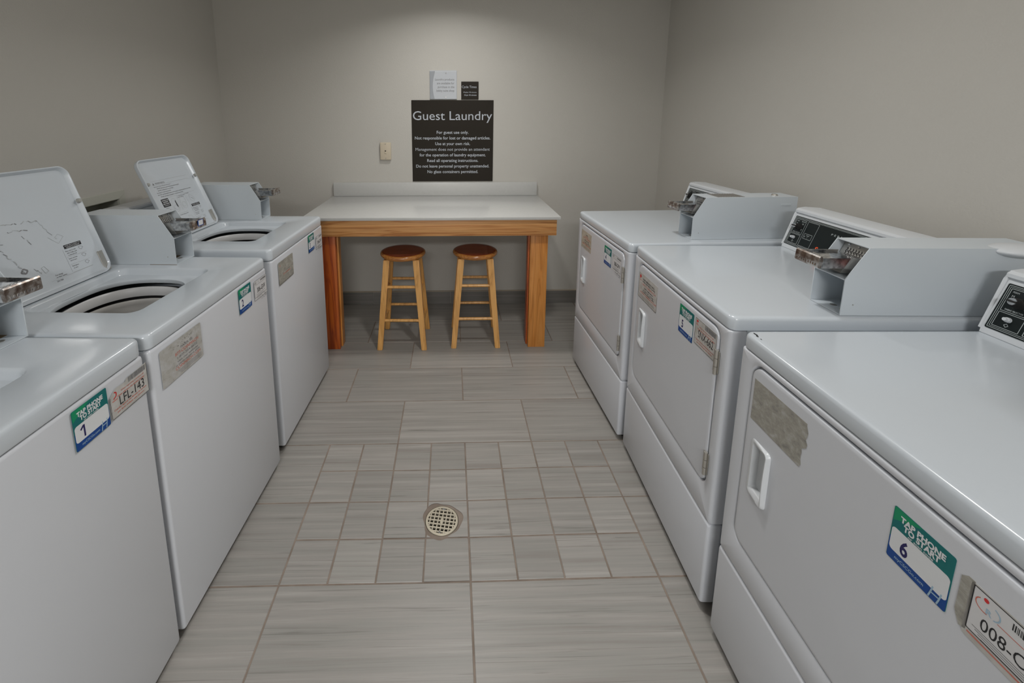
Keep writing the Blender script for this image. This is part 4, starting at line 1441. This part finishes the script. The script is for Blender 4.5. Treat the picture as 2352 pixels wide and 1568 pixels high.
def w3x(ws):
    worn_label(ws, -0.262, -0.105, 0.752, 0.853, 'top_rubbed')
    tap_sticker(ws, 0.138, 0.829, '3', 0.081, 0.089)
    plate_label(ws, 0.253, 0.806, '304-GVV', 'csc', 0.092, 0.068)


washer((-0.526, -0.474), -0.040, 'white coin washer with sticker number 1, nearest of the left row', w1x, 'plain', 0.335, dict(slide_sticker='top', stain=True), 18.5, 0.934, 0.041)
washer((-0.498, 0.1775), -0.050, 'middle white coin washer with sticker number 2 and a worn lid print, lid open', w2x, 'peeled', 0.350, dict(slide_sticker='front', stain=True), 17.8, 0.926, 0.038, 0.390)
washer((-0.480, 0.888), -0.038, 'farthest white coin washer with sticker number 3, beside the counter, lid open', w3x, 'full', 0.350, dict(), 21.5, 0.929, 0.045)

# ------------------------------------------------------------------ dryers


def dryer(loc, turn, label, extra, num, case_x, case_kw, ZT=0.930):
    ds = empty('clothes_dryer', (loc[0], loc[1], 0), -math.pi / 2 + turn, label, 'clothes dryer', 'front-loading coin dryers along the right wall')
    h = 0.337
    TH, DEP = 0.036, 0.735
    zb = ZT - TH
    SEAM = 0.298
    bm = bmesh.new()
    box(bm, -h + 0.003, h - 0.003, 0.045, DEP - 0.01, 0.030, zb - 0.003, 0.003, 2)
    finish('cabinet', bm, M_ENAMEL, ds)
    bm = bmesh.new()
    box(bm, -h + 0.02, h - 0.02, 0.030, DEP - 0.05, 0.008, 0.031)
    finish('base', bm, M_TOE, ds)
    for sx in (-1, 1):
        for yy in (0.06, DEP - 0.08):
            bm = bmesh.new()
            cyl(bm, (sx * (h - 0.06), yy, 0.0005), (sx * (h - 0.06), yy, 0.009), 0.016, seg=16)
            finish('foot', bm, M_DARK, ds)
    # worktop
    bm = bmesh.new()
    cyo = DEP / 2
    R = lambda ins, r: (0, cyo, h - ins, cyo - ins, r)
    loops(bm, (0, cyo), [(R(0.012, 0.014), zb - 0.0015), (R(0.001, 0.020), zb - 0.001), (R(0.0, 0.022), zb + 0.003), (R(0.0, 0.022), ZT - 0.011), (R(0.0012, 0.021), ZT - 0.006), (R(0.004, 0.019), ZT - 0.002), (R(0.009, 0.015), ZT - 0.0003), (R(0.015, 0.012), ZT)],
          TOP, fill_first=True, fill_last=True, n=48)
    finish('worktop', bm, M_ENAMEL, ds, angle=40)
    # front panel around the door
    dx0, dx1, dz0, dz1 = -0.283, 0.291, ZT - 0.545, ZT - 0.061
    dcx, dcz, dhx, dhz = (dx0 + dx1) / 2, (dz0 + dz1) / 2, (dx1 - dx0) / 2, (dz1 - dz0) / 2
    fcz, fhz = (SEAM + 0.003 + zb - 0.004) / 2, (zb - 0.004 - SEAM - 0.003) / 2
    F = lambda ins, r: (0, fcz, h - 0.0015 - ins, fhz - ins * 0.5, r)
    Dq = lambda g, r: (dcx, dcz, dhx + g, dhz + g, r)
    bm = bmesh.new()
    loops(bm, (dcx, dcz), [(F(0.0, 0.002), -0.0440), (F(0.0, 0.002), -0.010), (F(0.0012, 0.002), -0.005), (F(0.005, 0.002), -0.0012), (F(0.010, 0.002), 0.0),
                           (Dq(0.009, 0.036), 0.0), (Dq(0.0065, 0.034), -0.0012), (Dq(0.0042, 0.032), -0.005), (Dq(0.0035, 0.032), -0.014), (Dq(-0.004, 0.028), -0.0145)],
          FRONT, fill_last=True, n=60)
    finish('front_panel', bm, M_FRONT, ds, angle=40)
    # lower access panel
    bm = bmesh.new()
    box(bm, -h + 0.0015, h - 0.0015, -0.001, 0.044, 0.024, SEAM, 0.009, 3)
    finish('access_panel', bm, M_FRONT, ds)
    # door with a hole for the pull
    hc = (-0.2235, ZT - 0.3115)
    bm = bmesh.new()
    DD = lambda ins, r: (dcx, dcz, dhx - ins, dhz - ins, r)
    HH = lambda g, r: (hc[0] - 0.002, hc[1], 0.019 + g, 0.056 + g, r)
    loops(bm, hc, [(DD(0.002, 0.030), -0.0135), (DD(0.0, 0.030), -0.010), (DD(0.0, 0.030), -0.003), (DD(0.0012, 0.029), 0.0004), (DD(0.005, 0.026), 0.0018), (DD(0.010, 0.022), 0.0020), (HH(0.004, 0.006), 0.0020), (HH(0.004, 0.006), -0.0135)], FRONT, n=72)
    door = finish('door', bm, M_FRONT, ds, angle=40)
    # pull: raised bezel, proud on its right side, around a scooped pocket
    bm = bmesh.new()
    lev = lambda base, k: (lambda a, b: base + k * max(0.0, min(1.0, (a - hc[0] + 0.030) / 0.060)) * (1 - 0.25 * abs((b - hc[1]) / 0.07) ** 2))
    O = lambda g, r: (hc[0], hc[1], 0.0335 + g, 0.0745 + g, r)
    loops(bm, hc, [(O(0.0, 0.012), 0.0021), (O(-0.0015, 0.011), lev(0.003, 0.007)), (O(-0.004, 0.010), lev(0.004, 0.0095)), (O(-0.008, 0.008), lev(0.0035, 0.0090)),
                   (HH(0.003, 0.006), lev(0.001, 0.004)), (HH(0.001, 0.006), -0.004), (HH(0.0, 0.010), -0.0118), (HH(-0.008, 0.010), -0.0126)], FRONT, fill_last=True, n=72)
    finish('handle', bm, M_PLASTIC, door, angle=50)
    for (z0, z1) in ((ZT - 0.189, ZT - 0.115), (ZT - 0.510, ZT - 0.436)):
        bm = bmesh.new()
        xk = dx1 + 0.0045
        for q in range(3):
            a = z0 + (z1 - z0) * q / 3
            b = z0 + (z1 - z0) * (q + 1) / 3 - 0.0012
            cyl(bm, (xk, -0.0055, a), (xk, -0.0055, b), 0.0052, seg=14)
        box(bm, dx1 - 0.010, dx1 + 0.004, -0.0042, -0.0022, z0 + 0.004, z1 - 0.004, 0.0005, 1)
        box(bm, dx1 - 0.004, dx1 + 0.013, -0.0022, -0.0004, z0 + 0.004, z1 - 0.004, 0.0003, 1)
        finish('hinge', bm, M_HINGE, door)
    console(ds, -h + 0.001, case_x - 0.0525, 0.592, ZT, 'dryer')
    coin_box(ds, case_x, 0.294, ZT, **case_kw)
    if num == '5':              # rounded end of the console cap, seen over the coin box
        bm = bmesh.new()
        r = bmesh.ops.create_uvsphere(bm, u_segments=32, v_segments=16, radius=1.0)
        for v in r['verts']:
            v.co = Vector((0.310 + v.co.x * 0.045, 0.735 + v.co.y * 0.070, ZT + 0.180 + v.co.z * 0.016))
        finish('console_end_cap', bm, M_PLASTIC, ds, angle=60)
    if num == '6':
        P = Print()
        P.poly([(0.0, 0.0), (0.004, -0.003), (0.013, -0.001), (0.017, -0.004), (0.024, -0.002), (0.019, 0.001), (0.010, 0.003)], M_BLACK, 0)
        P.poly([(0.030, -0.001), (0.034, -0.002), (0.036, 0.0), (0.032, 0.001)], M_BLACK, 0)
        P.build('paint_chip', frame_m((-h + 0.014, 0.0176, ZT + 0.0004), (1, -0.1, 0), (0.1, 1, 0)), ds)
    extra(ds)
    return ds


YS = -0.0026


def d4x(ds):
    worn_label(ds, -0.268, -0.114, 0.748, 0.848, 'tan', y=YS)
    tap_sticker(ds, 0.1125, 0.809, '4', 0.086, 0.0895, y=YS)
    plate_label(ds, 0.2200, 0.8055, '308-GVV', 'csc', 0.096, 0.078, y=YS)


def d5x(ds):
    worn_label(ds, -0.276, -0.102, 0.748, 0.850, 'service', y=YS)
    tap_sticker(ds, 0.1135, 0.8175, '5', 0.090, 0.095, y=YS)
    plate_label(ds, 0.2270, 0.8235, 'SNX-662', 'red', 0.116, 0.083, y=YS)


def d6x(ds):
    worn_label(ds, -0.271, -0.103, 0.736, 0.841, 'blank', y=YS)
    tap_sticker(ds, 0.1235, 0.7895, '6', 0.091, 0.094, y=YS)
    plate_label(ds, 0.2440, 0.7885, '008-CWL', 'crest', 0.108, 0.078, y=YS)


dryer((0.993, 0.9405), 0.032, 'farthest white coin dryer with sticker number 4, near the back wall', d4x, '4', 0.236, dict(L=0.465, grille=True, lock=True), 0.935)
dryer((1.002, 0.2335), -0.038, 'middle white coin dryer with sticker number 5 on its door', d5x, '5', 0.2685, dict(L=0.520), 0.942)
dryer((0.980, -0.490), -0.020, 'nearest white coin dryer with sticker number 6 and a grey worn label', d6x, '6', 0.2600, dict(L=0.465), 0.932)

# ------------------------------------------------------------------ ceiling downlights and the added fill panel (above the frame)
for (lx, ly, lw) in DOWNLIGHTS:
    dl = empty('recessed_downlight', (lx, ly, CEIL), 0, 'round recessed ceiling downlight', 'ceiling light', 'recessed ceiling downlights')
    bm = bmesh.new()
    lathe(bm, [(0.078, -0.001), (0.080, -0.008), (0.098, -0.006), (0.102, -0.001)], 40)
    finish('trim_ring', bm, M_CEIL, dl)
    bm = bmesh.new()
    cyl(bm, (0, 0, -0.007), (0, 0, -0.001), 0.077, seg=40)
    finish('lens', bm, M_LAMP, dl)
pl = empty('added_fill_panel', (0.2, -3.35, CEIL), 0, 'added unseen fill light panel, wide and flat, on the ceiling', 'ceiling light')  # made-up housing for the added fill lamp
bm = bmesh.new()
loops(bm, (0, 0), [((0, 0, 0.60, 0.30, 0.004), -0.001), ((0, 0, 0.60, 0.30, 0.004), -0.040), ((0, 0, 0.585, 0.285, 0.004), -0.040), ((0, 0, 0.583, 0.283, 0.004), -0.030)], TOP, n=24)
finish('frame', bm, M_CEIL, pl)
bm = bmesh.new()
box(bm, -0.582, 0.582, -0.282, 0.282, -0.034, -0.028)
finish('diffuser', bm, M_LAMP, pl)
